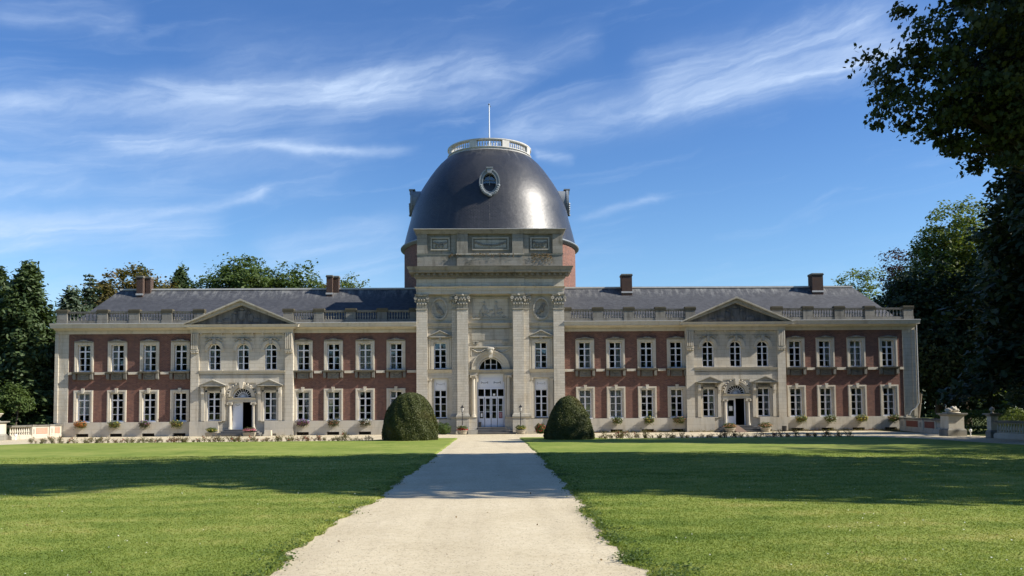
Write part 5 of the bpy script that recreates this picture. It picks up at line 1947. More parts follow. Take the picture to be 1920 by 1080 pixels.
TUBS = [  # x, y, leaf, flower, label, size, n flowers, shape
    (-21.0, -1.15, 'leaf_box', 'flower_yellow', 'stone tub of yellow green leaves left of the left pavilion door', .95, 70, 'stone trough'),
    (-18.02, -1.75, 'leaf_box_dark', 'flower_pink', 'tub overflowing with magenta flowers right of the left pavilion door', 1.05, 420, 'stone trough'),
    (-2.16, -1.75, 'leaf_box', 'flower_red', 'stone tub of red and pink flowers around the left lamp post', .95, 240, 'tub'),
    (2.22, -1.75, 'leaf_box', 'flower_yellow', 'stone tub of yellow green leaves around the right lamp post', .95, 60, 'tub'),
    (18.0, -1.9, 'leaf_box', 'flower_salmon', 'bush of salmon flowers in a pot left of the right pavilion door', 1.1, 260, 'pot'),
    (20.75, -1.75, 'leaf_box', 'flower_salmon', 'bush of salmon flowers in a pot right of the right pavilion door', 1.15, 240, 'pot')]
for i, (x, y, lm, fm, lab, k, nf, shp) in enumerate(TUBS):
    r_ = np.random.default_rng(200 + i)
    root = thing('flower_tub', lab, 'flower tub', (x, y, 0), 0, 'flower tubs beside the doors')
    root.scale = (.95, .95, .72)
    mb = MB()
    if shp == 'stone trough':
        mb.frust(-.42, .42, -.20, .20, 0, .34, .0, .05)
        mb.box(-.48, .48, -.26, .22, .34, .40)
    else:
        mb.lathe([(.26, 0), (.34, .05), (.40, .34), (.44, .36), (.44, .42), (.36, .42), (.34, .36), (.0, .36)], n=18)
    part('tub', mb, 'tub_stone', root)
    ellipse_blob(r_, 950, (0, 0, .40 + .26 * k), .46 * k, .40 * k, .30 * k, .08, lm, 'foliage', root, .5, .34)
    d = unit(r_.normal(size=(nf, 3)))
    d[:, 2] = np.abs(d[:, 2]) * .9 - .25
    if i == 2:
        d[:, 2] -= .35
    P_ = np.array([0, -.02, .42 + .22 * k]) + d * np.array([.48 * k, .42 * k, .32 * k])
    link('flowers', np_mesh('flowers', leaves(P_, d + r_.normal(size=d.shape) * .4, .06 + .035 * r_.random(nf), r_), 4, fm), root)

for i, (x, lab, lm, fm, rx, rz) in enumerate(((-3.62, 'round green bush at the wall between left yew dome and left lamp post', 'leaf_hedge', None, .62, .50),
                                              (3.72, 'round bush with reddish flowers at the wall between right lamp post and right yew dome', 'leaf_box', 'flower_red', .42, .42))):
    r_ = np.random.default_rng(300 + i)
    root = thing('shrub', lab, 'bush', (x, -1.45, 0))
    ellipse_blob(r_, 2600, (0, 0, rz * .85), rx, rx * .8, rz, .075, lm, 'foliage', root, .5, .02)
    mb = MB()
    for k in range(5):
        mb.tube([(0, 0, 0), (.15 * math.cos(k * 1.3), .15 * math.sin(k * 1.3), rz * .6), (.3 * math.cos(k * 1.3), .3 * math.sin(k * 1.3), rz * 1.2)], [.02, .015, .006], 5)
    part('stem', mb, 'bark', root)
    if fm:
        d = unit(r_.normal(size=(170, 3)))
        link('flowers', np_mesh('flowers', leaves(np.array([0, 0, rz * .85]) + d * np.array([rx, rx * .8, rz]), d, .07, r_), 4, fm), root)

# lamp posts
for s, x, lab in ((-1, -2.16, 'black iron lamp post left of the great door'), (1, 2.22, 'black iron lamp post right of the great door')):
    root = thing('lamp_post', lab, 'lamp post', (x, -1.75, 0), 0, 'iron lamp posts by the great door')
    mb = MB()
    mb.lathe([(.10, 0), (.10, .25), (.06, .32), (.045, .60), (.06, .63), (.035, .68), (.03, 1.48), (.05, 1.50), (.05, 1.54), (.025, 1.58), (.025, 1.66)], n=10)
    part('post', mb, 'iron_black', root)
    mb = MB()
    mb.lathe([(.06, 1.66), (.075, 1.68), (.06, 1.69)], n=6)
    mb.lathe([(.13, 1.98), (.15, 1.99), (.12, 2.05), (.06, 2.10), (.05, 2.14), (.02, 2.17), (.025, 2.20), (.0, 2.22)], n=6)
    for k in range(6):
        a = TAU * k / 6
        mb.tube([(.065 * math.cos(a), .065 * math.sin(a), 1.68), (.13 * math.cos(a), .13 * math.sin(a), 1.99)], .008, 4)
    part('lantern', mb, 'iron_black', root)
    mb = MB()
    mb.lathe([(.058, 1.70), (.122, 1.97)], n=6)
    part('lamp_glass', mb, 'curtain', root)

# bins, block, bollards
root = thing('litter_bin', 'dark brown litter bin on the gravel right of the right pavilion', 'bin', (22.5, -.85, 0))
mb = MB()
mb.lathe([(.15, 0), (.17, .02), (.18, .40), (.19, .42), (.16, .42), (.15, .10), (0, .10)], n=14)
part('body', mb, 'iron_black', root)
root = thing('ash_bin', 'small black bin on the top step left of the great door', 'bin', (-.86, CP + .30, .50))
mb = MB()
mb.box(-.10, .10, -.08, .08, 0, .36)
mb.box(-.11, .11, -.09, .09, .36, .40)
part('body', mb, 'iron_black', root)
root = thing('stone_block', 'pale stone block on the gravel right of the left pavilion steps', 'block', (-16.75, -1.3, 0))
mb = MB()
mb.frust(-.26, .26, -.2, .2, 0, .42, .0, -.02)
part('block', mb, 'stone_smooth', root)
root = thing('door_ramp', 'brown wooden ramp laid on the left side of the right pavilion steps', 'ramp', (18.75, -1.0, 0))
mb = MB()
mb.add([(-.38, -1.55, .0), (.42, -1.55, .0), (.22, .42, .52), (-.48, .42, .52), (-.38, -1.55, -.03), (.42, -1.55, -.03), (.22, .42, .46), (-.48, .42, .46)],
       [(0, 1, 2, 3), (7, 6, 5, 4), (4, 5, 1, 0), (1, 5, 6, 2), (3, 2, 6, 7), (0, 3, 7, 4)])
part('board', mb, 'wood_ramp', root)
for lab, x, y in (('short white bollard light in front of the left balustrade wall', -32.55, -6.6), ('short white bollard light at the foot of the right stone pier', 28.95, -15.0)):
    root = thing('bollard_light', lab, 'bollard light', (x, y, 0), 0, 'white bollard lights')
    root.scale = (.62, .62, .72)
    mb = MB()
    mb.lathe([(.07, 0), (.07, .05), (.045, .06), (.045, .32)], n=12)
    part('stem', mb, 'pole_white', root)
    mb = MB()
    mb.lathe([(.09, .32), (.13, .38), (.13, .50), (.08, .56), (0, .58)], n=14)
    part('head', mb, 'pole_white', root)

# clover and plantain creeping over the path edges
r_ = np.random.default_rng(61)
P_ = []
for k in range(210):
    y = -66 + 7.5 + 26 * r_.random() ** 1.7
    s = -1 if r_.random() < .4 else 1
    x = float(path_edge(y, s)) + s * abs(r_.normal(0, .22)) - s * .05
    n = int(r_.integers(14, 60))
    P_.append(np.stack([x + r_.normal(0, .09, n), y + r_.normal(0, .09, n), .03 + .035 * r_.random(n)], 1))
P_ = np.concatenate(P_)
kind(link('path_weeds', np_mesh('path_weeds', leaves(P_, r_.normal(size=P_.shape) * .5 + np.array([0, 0, 1.0]), .022 + .022 * r_.random(len(P_)), r_), 4, 'leaf_hedge')), 'stuff')

# ------------------------------------------------------------------ rose beds
for s, x0, x1 in ((-1, -27.2, -6.9), (1, 6.7, 22.0)):
    gx, gy = np.meshgrid(np.linspace(x0, x1, 60), np.linspace(-15.75, -14.9, 3))
    kind(link('rose_bed', grid_mesh('rose_bed', gx, gy, np.full_like(gx, 0.014) + .012 * np.sin(gx * 7) * np.cos(gy * 9), 'soil')), 'structure')


def rose_mesh(seed, h, dense, red):
    r_ = np.random.default_rng(seed)
    P_, N_, F_ = [], [], []
    mb = MB()
    for k in range(int(r_.integers(5, 9))):
        a = r_.uniform(0, TAU)
        t = np.array([math.cos(a) * r_.uniform(.08, .28), math.sin(a) * r_.uniform(.08, .28), h * r_.uniform(.55, 1.0)])
        mb.tube([(0, 0, 0), tuple(t * np.array([.4, .4, .55])), tuple(t)], [.007, .006, .004], 4)
        for q in range(dense):
            f = r_.uniform(.25, 1.0)
            p = t * np.array([f, f, f]) + r_.normal(0, .05, 3)
            P_.append(p)
            N_.append(r_.normal(size=3) + np.array([0, 0, .6]))
        if r_.random() < red:
            F_ += [t + r_.normal(0, .025, 3) for _ in range(6)]
    return (mb.mesh('stem', 'stem'), np_mesh('foliage', leaves(np.array(P_), np.array(N_), .055, r_), 4, 'leaf_rose'),
            np_mesh('flowers', leaves(np.array(F_), r_.normal(size=(len(F_), 3)), .06, r_), 4, 'flower_red') if F_ else None)


roses = [rose_mesh(400 + i, .30 + .06 * (i % 4), 16 + 4 * (i % 3), (.0, .22, .08)[i % 3]) for i in range(6)]
r_ = random.Random(11)


def rose(x, y, sc_, label):
    st, fo, fl = roses[r_.randrange(6)]
    root = thing('rose_bush', label, 'rose bush', (x, y, .02), r_.uniform(0, TAU), 'low rose bushes along the far edge of the lawns')
    root.scale = (sc_, sc_, sc_)
    link('stem', st, root)
    link('foliage', fo, root)
    if fl:
        link('flowers', fl, root)


for s, x0, x1, n in ((-1, -27.0, -7.0, 130), (1, 6.3, 21.8, 96)):
    for i in range(n):
        x = x0 + (x1 - x0) * (i + r_.uniform(-.8, 1.8)) / n
        y = -15.3 + r_.uniform(-.28, .28)
        sc_ = r_.choice((.4, .5, .6, .75, .9, 1.1))
        if abs(x) < 12.5 and r_.random() < .6:
            sc_ *= 1.25
        rose(x, y, sc_, 'thin low rose bush at the far edge of the left lawn' if s < 0 else 'thin low rose bush at the far edge of the right lawn')
# small plants at the foot of the right wing
P_, N_ = [], []
r2 = np.random.default_rng(77)
for a, b, n in ((5.9, 15.0, 1500), (15.2, 17.2, 260), (21.3, 22.8, 220), (22.9, 32.0, 1700)):
    x = r2.uniform(a, b, n)
    yb = -.30 if not (15.1 < a < 22.8) else -.72
    P_.append(np.stack([x, yb + r2.normal(0, .07, n), np.abs(r2.normal(.05, .05, n)) * (1 + .5 * np.sin(x * 6))], 1))
P_ = np.concatenate(P_)
kind(link('edging_plants', np_mesh('edging_plants', leaves(P_, r2.normal(size=P_.shape) + np.array([0, -.5, .6]), .07, r2), 4, 'leaf_rose')), 'stuff')
gx, gy = np.meshgrid(np.linspace(5.8, 32.0, 30), np.linspace(-.55, -.05, 3))
kind(link('planting_strip', grid_mesh('planting_strip', gx, gy, np.full_like(gx, 0.004), 'soil')), 'structure')

# ------------------------------------------------------------------ garden walls
def garden_wall(name, label, p0, p1, secs, h=.98, pm='panel_red_lit'):
    """wall seen from its local -Y side; secs: (kind, length)"""
    d = Vector((p1[0] - p0[0], p1[1] - p0[1], 0))
    L = d.length
    root = thing(name, label, 'garden wall', (p0[0], p0[1], 0), math.atan2(d.y, d.x), 'low garden walls')
    k = L / sum(q[1] for q in secs)
    x = 0.0
    mb = MB()
    mb.box(0, L, -.20, .20, -.1, .22)
    mb.box(0, L, -.17, .17, .22, .26)
    part('plinth', mb, 'stone_plinth', root)
    for kd, ln in secs:
        ln *= k
        a, b = x, x + ln
        if kd == 'panel':
            mb = MB()
            mb.box(a, b, -.14, .14, .26, .86)
            wl = part('wall', mb, 'stone_smooth', root)
            mb = MB()
            m_ = min(.20, ln * .18)
            mb.box(a + m_, b - m_, -.165, -.14, .34, .78)
            part('brick_panel', mb, pm, wl)
        elif kd == 'post':
            mb = MB()
            mb.box(a, b, -.22, .20, -.1, .87)
            po = part('post', mb, 'stone_smooth', root)
            mb = MB()
            mb.box(a + ln * .3, b - ln * .3, -.24, -.22, .36, .72)
            part('post_panel', mb, 'stone_grey', po)
        else:
            mb = MB()
            mb.box(a, b, -.12, .12, .26, .30)
            rl = part('balustrade', mb, 'stone_smooth', root)
            nb = max(2, int(ln / .24))
            me = baluster_mesh('garden', 'stone_smooth', .56, 1.1)
            for q in range(nb):
                link('baluster', me, rl, (a + ln * (q + .5) / nb, 0, .30))
        mb = MB()
        o = .05 if kd == 'post' else 0
        mb.frust(a, b, -.18 - o, .20, .86, h + (.02 if o else 0), .0, .04)
        part('coping', mb, 'stone_dark' if kd != 'post' else 'stone_weathered', root)
        x = b
    return root


def pier(label, x, y, w, h, rotz=0, mat='stone_smooth'):
    root = thing('gate_pier', label, 'stone pier', (x, y, 0), rotz, 'square stone piers')
    mb = MB()
    mb.frust(-w / 2, w / 2, -w / 2, w / 2, -.1, .34, .10, .10)
    mb.frust(-w / 2, w / 2, -w / 2, w / 2, .34, .44, .10, .03)
    part('base', mb, 'stone_weathered', root)
    mb = MB()
    mb.box(-w / 2, w / 2, -w / 2, w / 2, .44, h - .16)
    part('shaft', mb, mat, root)
    mb = MB()
    mb.frust(-w / 2, w / 2, -w / 2, w / 2, h - .16, h - .06, .02, .14)
    mb.box(-w / 2 - .16, w / 2 + .16, -w / 2 - .16, w / 2 + .16, h - .06, h + .02)
    part('cap', mb, 'stone_weathered', root)
    return root


garden_wall('garden_wall', 'low sunlit wall with two red panels coloured as sunlit and balusters at the left end', (-33.25, -6.15), (-32.75, -.25),
            [('balusters', 2.2), ('post', .35), ('panel', 1.7), ('post', .55), ('panel', 1.0)])
pier('sunlit stone pier at the left edge, carrying a planted urn', -33.75, -7.0, 1.0, 1.28)
garden_wall('garden_wall', 'low shaded wall with a red panel coloured as shaded between right wing and stone pier', (31.9, -.4), (28.6, -13.6),
            [('post', 1.6), ('panel', 3.6), ('post', 1.2), ('panel', 2.6), ('balusters', 3.0)], pm='panel_red_shaded')
pier('broad stone pier carrying a carved trophy, right of the palace', 28.12, -14.5, .95, 1.36)
pier('narrow shaded stone pier near the right edge', 28.0, -18.9, .40, 1.36)
garden_wall('garden_wall', 'low dark balustrade wall at the right edge, in shade', (28.0, -19.3), (28.0, -31.0),
            [('balusters', 2.3), ('post', .5), ('panel', 2.8), ('post', .5), ('balusters', 2.4)], pm='panel_red_shaded')

# trophy on the broad pier
root = thing('carved_trophy', 'carved stone trophy lying on top of the broad right pier', 'sculpture', (28.12, -14.5, 1.38))
root.scale = (.85, .85, .85)
mb = MB()
r_ = random.Random(4)
mb.box(-.5, .45, -.35, .35, 0, .06)
mb.lump(-.22, 0, .20, .28, .26, .18, 10)
mb.lump(.14, 0, .26, .26, .24, .22, 10)
mb.lump(.34, .02, .18, .20, .22, .16, 10)
mb.lump(.0, -.1, .38, .14, .14, .11, 8)
mb.lump(.22, -.05, .40, .12, .12, .10, 8)
part('body', mb, 'stone_smooth', root, sm=True)
mb = MB()
mb.tube([(-.36, 0, .14), (-.44, 0, .40), (-.40, .02, .58), (-.47, .02, .66)], [.045, .03, .035, .012], 6)
part('horn', mb, 'stone_smooth', root, sm=True)
# urn on the left pier
root = thing('stone_urn', 'stone urn with yellow green plants on the pier at the left edge', 'urn', (-33.62, -7.0, 1.30))
mb = MB()
mb.lathe([(.20, 0), (.20, .06), (.09, .12), (.09, .18), (.24, .30), (.34, .46), (.40, .50), (.38, .54), (.30, .52), (0, .50)], n=18)
part('bowl', mb, 'stone_smooth', root, sm=True)
ellipse_blob(np.random.default_rng(5), 700, (0, 0, .62), .42, .42, .22, .08, 'leaf_light', 'foliage', root)
for lab, x, y, sc_ in (('small worn urn on the narrow right pier', 28.0, -18.9, .38),):
    root = thing('stone_urn', lab, 'urn', (x, y, 1.38))
    root.scale = (sc_, sc_, sc_)
    mb = MB()
    mb.lathe([(.26, 0), (.26, .08), (.12, .14), (.14, .22), (.34, .42), (.40, .58), (.34, .66), (.20, .78), (.10, .90), (0, .94)], n=16)
    part('bowl', mb, 'stone_grey', root, sm=True)

# hedge seen through the gate and a lit shrub behind the wall
for i, (lab, x, y, rx, ry, rz, lm) in enumerate((('clipped green hedge seen through the gap between the right piers', 34.6, -8.2, 4.2, 1.4, .80, 'leaf_hedge'),
                                                  ('bright sunlit bush rising behind the right balustrade wall', 32.4, -14.6, 1.3, 1.0, .95, 'leaf_light'))):
    r_ = np.random.default_rng(500 + i)
    root = thing('garden_hedge' if i == 0 else 'shrub', lab, 'hedge' if i == 0 else 'bush', (x, y, 0))
    if i == 0:
        n = 9000
        P_ = np.stack([r_.uniform(-rx, rx, n), r_.uniform(-ry, ry, n), r_.uniform(0, 1.55, n) ** 1.0], 1)
        f = r_.random(n)
        P_[f < .45, 1] = -ry + r_.normal(0, .08, (f < .45).sum())
        P_[f > .6, 2] = 1.2 + r_.normal(0, .12, (f > .6).sum())
        P_[:, 2] = np.clip(P_[:, 2], .03, 1.55)
        link('foliage', np_mesh('foliage', leaves(P_, r_.normal(size=P_.shape) + np.array([0, -.4, .6]), .13, r_), 4, lm), root)
    else:
        ellipse_blob(r_, 3200, (0, 0, rz * .75), rx, ry, rz, .12, lm, 'foliage', root, .5, .03)
    mb = MB()
    for k in range(6):
        xx = (k - 2.5) * rx * .3
        mb.tube([(xx, 0, 0), (xx + .1, 0, .5), (xx + .2, 0, 1.0)], [.04, .03, .012], 5)
    part('stem', mb, 'bark', root)

# ------------------------------------------------------------------ trees
def limb_points(r_, a, b, sag, n=5):
    a, b = np.array(a), np.array(b)
    o = r_.normal(size=3) * np.linalg.norm(b - a) * .06
    return [tuple(a + (b - a) * t + o * math.sin(math.pi * t) + np.array([0, 0, sag * math.sin(math.pi * t)])) for t in np.linspace(0, 1, n)]


def broadleaf(name, label, loc, H, base, lobes, nleaf, size, mat, seed, trunk_r=.35, shape=DIAMOND, group=None, clump=.9, density=26, twig=True, upper=None):
    """lobes: ellipsoids (x, y, z, rx, ry, rz) relative to the foot; leaves sit in clumps on and inside them"""
    r_ = np.random.default_rng(seed)
    root = thing(name, label, 'tree', loc, 0, group)
    vol = np.array([l[3] * l[4] * l[5] for l in lobes]) ** (2 / 3)
    vol /= vol.sum()
    nc = max(12, nleaf // density)
    C_ = []
    for l, v in zip(lobes, vol):
        m_ = max(5, int(nc * v))
        d = unit(r_.normal(size=(m_, 3)))
        rr = r_.random((m_, 1)) ** .33
        rr = np.where(r_.random((m_, 1)) < .6, .80 + .26 * r_.random((m_, 1)), rr)
        wob = 1 + .20 * np.sin(d[:, :1] * 4 + seed) * np.sin(d[:, 1:2] * 5 + 2 * seed) + .16 * np.sin(d[:, 2:3] * 7 + seed)
        C_.append(np.array(l[:3]) + d * rr * wob * np.array(l[3:]))
    C_ = np.concatenate(C_)
    C_ = C_[C_[:, 2] > base * .75]
    cr = clump * (.55 + .9 * r_.random(len(C_)))
    idx = r_.integers(0, len(C_), nleaf)
    off = np.clip(r_.normal(size=(nleaf, 3)) * .5, -.85, .85)
    P_ = C_[idx] + off * cr[idx][:, None] * np.array([1, 1, .62])
    cen = np.array([0, 0, base + (H - base) * .45])
    N_ = unit(P_ - cen) * .7 + r_.normal(size=P_.shape) * .6 + np.array([0, 0, .55])
    mesh = np_mesh('crown', leaves(P_, N_, size * (.65 + .7 * r_.random(nleaf)), r_, shape), len(shape), mat)
    up_mesh = None
    if upper:
        ul, un, us = upper
        d = unit(r_.normal(size=(un, 3)))
        L_ = np.array(ul)[r_.integers(0, len(ul), un)]
        wob = 1 + .2 * np.sin(d[:, :1] * 5 + 1) * np.sin(d[:, 1:2] * 6)
        P2 = L_[:, :3] + d * (.35 + .65 * r_.random((un, 1)) ** .5) * wob * L_[:, 3:]
        up_mesh = np_mesh('upper_crown', leaves(P2, d + r_.normal(size=d.shape) * .8 + np.array([0, 0, .4]), us * (.65 + .7 * r_.random(un)), r_), 4, mat)
        lobes = list(lobes) + list(ul)
    mb = MB()
    top = (r_.normal(0, .3), r_.normal(0, .3), H * .62)
    tp = limb_points(r_, (0, 0, -.1), top, 0, 7)
    mb.tube(tp, [trunk_r * (1.25 if i == 0 else 1) * (1 - .75 * i / 6) for i in range(7)], 9)
    for l in lobes:
        f = min(.95, max(.2, (l[2] - l[5] * .9 - base * .3) / (H * .62)))
        st = np.array(tp[min(6, int(f * 6))])
        e = np.array(l[:3])
        lp = limb_points(r_, st, e, .3, 5)
        lr = trunk_r * .42
        mb.tube(lp, [lr * (1 - .7 * i / 4) for i in range(5)], 6)
        if twig:
            own = C_[np.linalg.norm((C_ - np.array(l[:3])) / np.array(l[3:]), axis=1) < 1.25]
            for c in own[r_.permutation(len(own))[:16]]:
                k = r_.integers(1, 5)
                mb.tube(limb_points(r_, lp[k], c, .15, 4), [lr * .28, lr * .2, lr * .12, lr * .05], 4)
    part('trunk', mb, 'bark_dark' if upper else 'bark', root)
    link('crown', mesh, root)
    if up_mesh:
        link('upper_crown', up_mesh, root)
    return root


def conifer(name, label, loc, H, R, mat, seed, n_spray=15000, sparse=1.0, base=.6, power=.85, size=.34, group=None, tip=0.0, bushy=0.0):
    r_ = np.random.default_rng(seed)
    root = thing(name, label, 'tree', loc, 0, group)
    mb = MB()
    mb.tube([(0, 0, -.1), (.05, 0, H * .5), (0, .05, H)], [H * .018 + .05, H * .011 + .03, .015], 7)
    P_, N_, S_ = [], [], []
    levels = int(H * 3.6 * sparse)
    br = []
    for i in range(levels):
        t = (i + r_.random()) / levels
        z = base + (H - base) * t
        L = R * ((1 - t) ** power) * r_.uniform(.72, 1.12) + .12 + tip * (t > .9)
        for k in range(int(r_.integers(4, 7))):
            a = r_.uniform(0, TAU)
            br.append((z, L * r_.uniform(.7, 1.1), a))
    tot = sum(b[1] for b in br)
    for z, L, a in br:
        d = np.array([math.cos(a), math.sin(a), 0])
        droop = -.22 * L + .05
        e = d * L + np.array([0, 0, z + droop])
        if L > R * .3 and r_.random() < .5:
            mb.tube([(0, 0, z), tuple(d * L * .5 + np.array([0, 0, z - .02 * L])), tuple(e)], [.05, .03, .01], 4)
        n = max(6, int(n_spray * L / tot))
        t = r_.random(n) ** .75
        side = r_.normal(size=n) * (.16 + .24 * L * (1 - t) * .5)
        p = d[None] * (L * t)[:, None] + np.stack([-d[1] * side, d[0] * side, z + droop * t ** 1.6 - np.abs(side) * .15 - .10 * r_.random(n)], 1)
        p = p + r_.normal(size=(n, 3)) * bushy * np.array([.7, .7, 1.0])
        P_.append(p)
        N_.append(np.tile([[d[0] * .35, d[1] * .35, .9]], (n, 1)) + r_.normal(size=(n, 3)) * .5)
    P_ = np.concatenate(P_)
    N_ = np.concatenate(N_)
    part('trunk', mb, 'bark', root)
    spray = np.array([(-.14, -.5), (.14, -.5), (.24, .1), (0, .5), (-.24, .1)])
    link('crown', np_mesh('crown', leaves(P_, N_, size * (.6 + .8 * r_.random(len(P_))), r_, spray, .3), 5, mat), root)
    return root


# the big plane tree whose boughs hang into the upper right corner; it shades the lawns
broadleaf('plane_tree', 'big dark plane tree whose leafy boughs hang into the upper right corner', (21.5, -44.5, 0), 24, 6.5,
          [(-8.5, .6, 10.7, 2.4, 2.0, 1.5), (-8.7, .5, 9.4, 1.5, 1.5, .8), (-7.4, .5, 8.9, 1.7, 1.5, .8), (-6.3, .2, 12.5, 3.2, 2.6, 1.8), (-5.8, 1.0, 9.7, 2.6, 2.4, 1.2), (-4.6, .5, 11.2, 3.4, 3.0, 1.6), (-3.4, -1.0, 14.2, 4.2, 3.6, 2.4), (-2.4, 4.0, 12.5, 4.0, 3.6, 2.6),
           (-2.6, .5, 10.6, 3.2, 3.0, 1.3), (-5.6, 2.0, 9.9, 2.4, 2.2, 1.0)],
          88000, .135, 'leaf_plane', 31, .5, LOBED, clump=.42, density=80,
          upper=([(-2.0, 0, 20.5, 6.6, 6.4, 4.6), (-3.5, -5.0, 15.0, 4.4, 3.8, 3.0), (3.5, 3.5, 15.5, 5.0, 5.0, 4.2), (3.5, -4.0, 15.5, 5.0, 5.0, 4.2), (-1.0, 5.2, 16.0, 5.0, 3.2, 3.6), (5.5, 0, 11.0, 4.4, 4.6, 2.8), (4.5, -7.0, 14.0, 4.6, 4.0, 3.6), (-5.0, 0.5, 17.5, 3.6, 4.6, 2.6), (-4.5, -4.5, 23.0, 5.2, 5.6, 3.0), (-4.5, -4.5, 23.0, 5.2, 5.6, 3.0)], 44000, .46))

# trees right of the frame and beside the drive: their shade lies on the lawn and the drive
def round_lobes(H, base, R, seed, n=7):
    r_ = random.Random(seed)
    zc = (H + base) / 2
    out = [(0, 0, H - R * .62, R * .62, R * .62, R * .60)]
    for k in range(n):
        a = TAU * k / n + r_.uniform(-.3, .3)
        q = r_.uniform(.42, .58)
        z = r_.uniform(base + R * .35, H - R * .7)
        out.append((math.cos(a) * R * q, math.sin(a) * R * q, z, R * r_.uniform(.42, .56), R * r_.uniform(.42, .56), R * r_.uniform(.38, .52)))
    out.append((0, 0, zc, R * .6, R * .6, (H - base) * .36))
    return out


RG = 'tall park trees right of the lawn'
broadleaf('broadleaf_tree', 'tall dark park tree beyond the right edge, behind the plane tree', (41, -37, 0), 21, 4, round_lobes(21, 4, 7.5, 41), 26000, .34, 'leaf_mid', 41, .4, group=RG, clump=1.0)
broadleaf('broadleaf_tree', 'park tree beyond the right edge beside the drive', (38.5, -21, 0), 22, 9.5, round_lobes(22, 9.5, 6.2, 42), 22000, .34, 'leaf_mid', 42, .4, group=RG, clump=1.0)
broadleaf('broadleaf_tree', 'unseen low branching tree added to shade the right balustrade wall', (37.8, -27.5, 0), 16, 1.5, round_lobes(16, 1.5, 5.4, 47), 24000, .34, 'leaf_mid', 47, .35, group=RG, clump=.9)  # added out of view so its crown shades the balustrade wall
broadleaf('broadleaf_tree', 'shady park tree right of the hedge, beyond the right edge', (57, 6, 0), 22, 3, round_lobes(22, 3, 7, 43), 20000, .40, 'leaf_dark', 43, .4, group=RG, clump=1.1)
broadleaf('broadleaf_tree', 'deep green park tree far right behind the drive', (52, -12, 0), 19, 3, round_lobes(19, 3, 6, 44), 18000, .38, 'leaf_dark', 44, .4, group=RG, clump=1.1)
conifer('spruce_tree', 'tall dark spruce at the right edge behind the low wall', (28.9, -24.2, 0), 22.3, 5.3, 'needle', 45, 56000, 1.0, 3.2, .38, .40, bushy=.25)
broadleaf('broadleaf_tree', 'dark leafy tree behind the narrow right pier', (36.5, -10.5, 0), 13.5, 1.2, round_lobes(13.5, 1.2, 3.6, 46), 20000, .26, 'leaf_dark', 46, .28, clump=.8)
# mass of trees behind the right end of the palace
broadleaf('broadleaf_tree', 'dark green tree close behind the right end of the palace', (40.5, 11.0, 0), 15.0, .8, round_lobes(15.0, .8, 5.4, 51), 34000, .34, 'leaf_dark', 51, .3, clump=.9)
broadleaf('broadleaf_tree', 'dark tree filling the shade right of the palace corner', (46.0, 6.0, 0), 20.5, .8, round_lobes(20.5, .8, 5.6, 52, 10), 42000, .34, 'leaf_dark', 52, .35, clump=.9)
broadleaf('broadleaf_tree', 'tallest tree behind the right wing with sunlit yellow green top', (48.2, 19.5, 0), 22.6, 2.5, round_lobes(22.6, 2.5, 5.6, 53, 10), 42000, .32, 'leaf_light', 53, .4, clump=.85)
broadleaf('copper_beech', 'purple leaved copper beech behind the right wing', (46.6, 27.0, 0), 19.6, 2, round_lobes(19.6, 2, 4.6, 54), 20000, .28, 'leaf_purple', 54, .35, clump=.8)
broadleaf('broadleaf_tree', 'small light green tree above the right end of the slate roof', (44.2, 35.0, 0), 18.6, 3, round_lobes(18.6, 3, 3.9, 55), 15000, .30, 'leaf_light', 55, .3, clump=.8)
# left of the palace
LG = 'dark spruces left of the palace'
conifer('spruce_tree', 'bushy dark spruce close to the left corner of the palace, pointed tip', (-36.9, 2.6, 0), 13.7, 3.8, 'needle_lit', 61, 44000, 1.0, .8, .55, .36, LG, bushy=.3)
conifer('spruce_tree', 'dark spruce cut by the left edge of the photo', (-40.4, 4.5, 0), 13.6, 4.0, 'needle_lit', 62, 38000, 1.0, .6, .6, .36, LG, bushy=.3)
conifer('spruce_tree', 'lower spruce between pointed spruce and palace corner', (-36.2, 8.2, 0), 12.4, 3.2, 'needle_blue', 63, 26000, 1.0, .8, .55, .34, LG, bushy=.3)
broadleaf('broadleaf_tree', 'yellow green tree glowing behind the left spruces', (-38.5, 14.0, 0), 11.5, 1, round_lobes(11.5, 1, 3.8, 64), 14000, .28, 'leaf_light', 64, .25, clump=.8)
broadleaf('young_tree', 'two stemmed young tree behind the sunlit left garden wall', (-35.8, -1.2, 0), 4.0, 1.6,
          [(0, 0, 2.9, 1.2, 1.1, .7), (-.9, .2, 2.6, .8, .8, .45), (.8, -.2, 2.6, .8, .7, .5), (.1, .1, 3.5, .7, .7, .5)], 4200, .16, 'leaf_mid', 65, .09, clump=.4)
broadleaf('broadleaf_tree', 'dark broad tree behind the left edge spruce', (-46.0, 10.0, 0), 13, 1, round_lobes(13, 1, 5, 66), 15000, .34, 'leaf_dark', 66, .3, clump=.9)
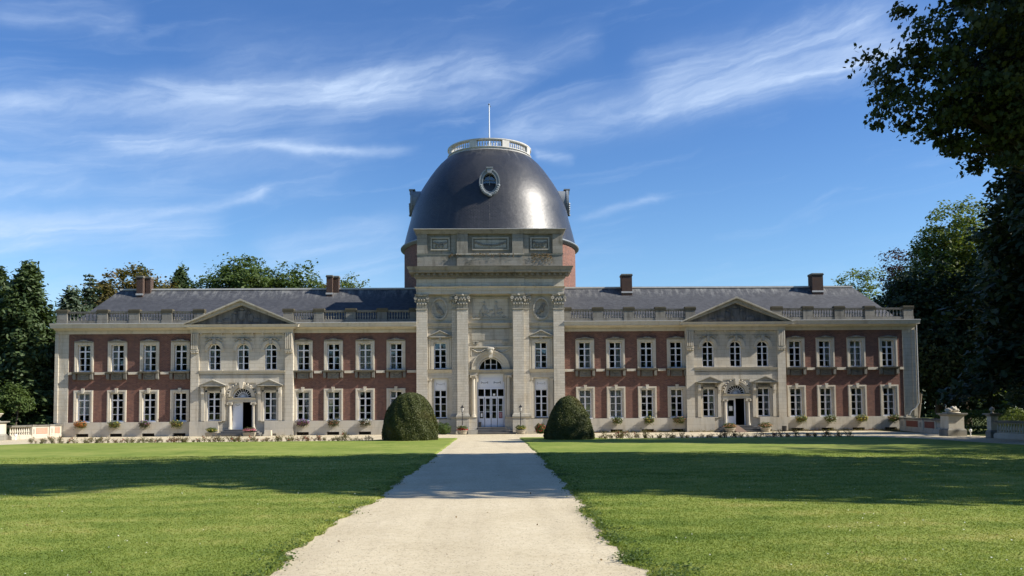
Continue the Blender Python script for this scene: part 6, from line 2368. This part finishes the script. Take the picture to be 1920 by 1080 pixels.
# above the left roof
BG = 'trees rising behind the left wing'
conifer('cedar_tree', 'sparse blue cedar with open branches left of the chimney', (-44.8, 30, 0), 17.5, 5.0, 'needle_blue', 71, 9000, .55, 3, .75, .42, BG)
broadleaf('chestnut_tree', 'yellowing chestnut behind the left chimney', (-44.0, 38, 0), 19.3, 4, round_lobes(19.3, 4, 5.2, 72), 30000, .36, 'leaf_chestnut', 72, .35, group=BG, clump=.85)
conifer('spruce_tree', 'dark pointed spruce directly behind the left chimney', (-44.0, 42, 0), 20.4, 3.4, 'needle_lit', 73, 16000, 1.0, 2, .6, .42, BG, bushy=.25)
broadleaf('chestnut_tree', 'rusty brown chestnut just right of the left chimney', (-40.6, 40, 0), 17.6, 4, round_lobes(17.6, 4, 3.4, 78), 15000, .34, 'leaf_chestnut', 78, .3, group=BG, clump=.8)
conifer('spruce_tree', 'small layered spruce between chestnut and big trees', (-39.8, 44, 0), 20.4, 4.2, 'needle_lit', 74, 22000, 1.0, 3, .5, .46, BG, bushy=.3)
broadleaf('broadleaf_tree', 'biggest green tree above the left pediment', (-30.6, 40, 0), 21.2, 4, round_lobes(21.4, 4, 6.0, 75, 11), 48000, .36, 'leaf_mid', 75, .4, group=BG, clump=.85)
broadleaf('broadleaf_tree', 'wide tree right of the biggest one above the left roof', (-24.4, 41, 0), 20.2, 4, round_lobes(20.2, 4, 5.6, 76, 11), 42000, .36, 'leaf_mid', 76, .4, group=BG, clump=.85)
broadleaf('broadleaf_tree', 'little light green treetop right of the second left chimney', (-18.0, 44, 0), 18.7, 4, round_lobes(18.7, 4, 3.1, 77), 14000, .30, 'leaf_light', 77, .3, group=BG, clump=.8)
broadleaf('broadleaf_tree', 'low treetop peeping beside the second left chimney', (-21.0, 43, 0), 17.9, 4, round_lobes(17.9, 4, 2.8, 79), 12000, .30, 'leaf_chestnut', 79, .3, group=BG, clump=.8)
broadleaf('broadleaf_tree', 'low green treetop left of the biggest tree', (-35.4, 41, 0), 18.0, 4, round_lobes(18.4, 4, 3.6, 80), 16000, .30, 'leaf_mid', 80, .3, group=BG, clump=.8)

# the park woods around: one mass
r_ = np.random.default_rng(99)
P_ = []
for cx, cy, lx, ly, h, n in ((0, -150, 230, 18, 27, 22000), (-95, -30, 14, 150, 16, 9000), (100, -30, 14, 150, 18, 9000), (0, 95, 210, 14, 13, 12000)):
    x = cx + (r_.random(n) - .5) * lx
    y = cy + (r_.random(n) - .5) * ly
    hh_ = h * (.72 + .28 * np.sin(x * .23 + y * .19) * np.sin(x * .11 - y * .07 + 1))
    P_.append(np.stack([x, y, hh_ * r_.random(n) ** .75], 1))
P_ = np.concatenate(P_)
kind(link('distant_wood', np_mesh('distant_wood', leaves(P_, r_.normal(size=P_.shape), 1.7 + .9 * r_.random(len(P_)), r_), 4, 'leaf_dark')), 'stuff')
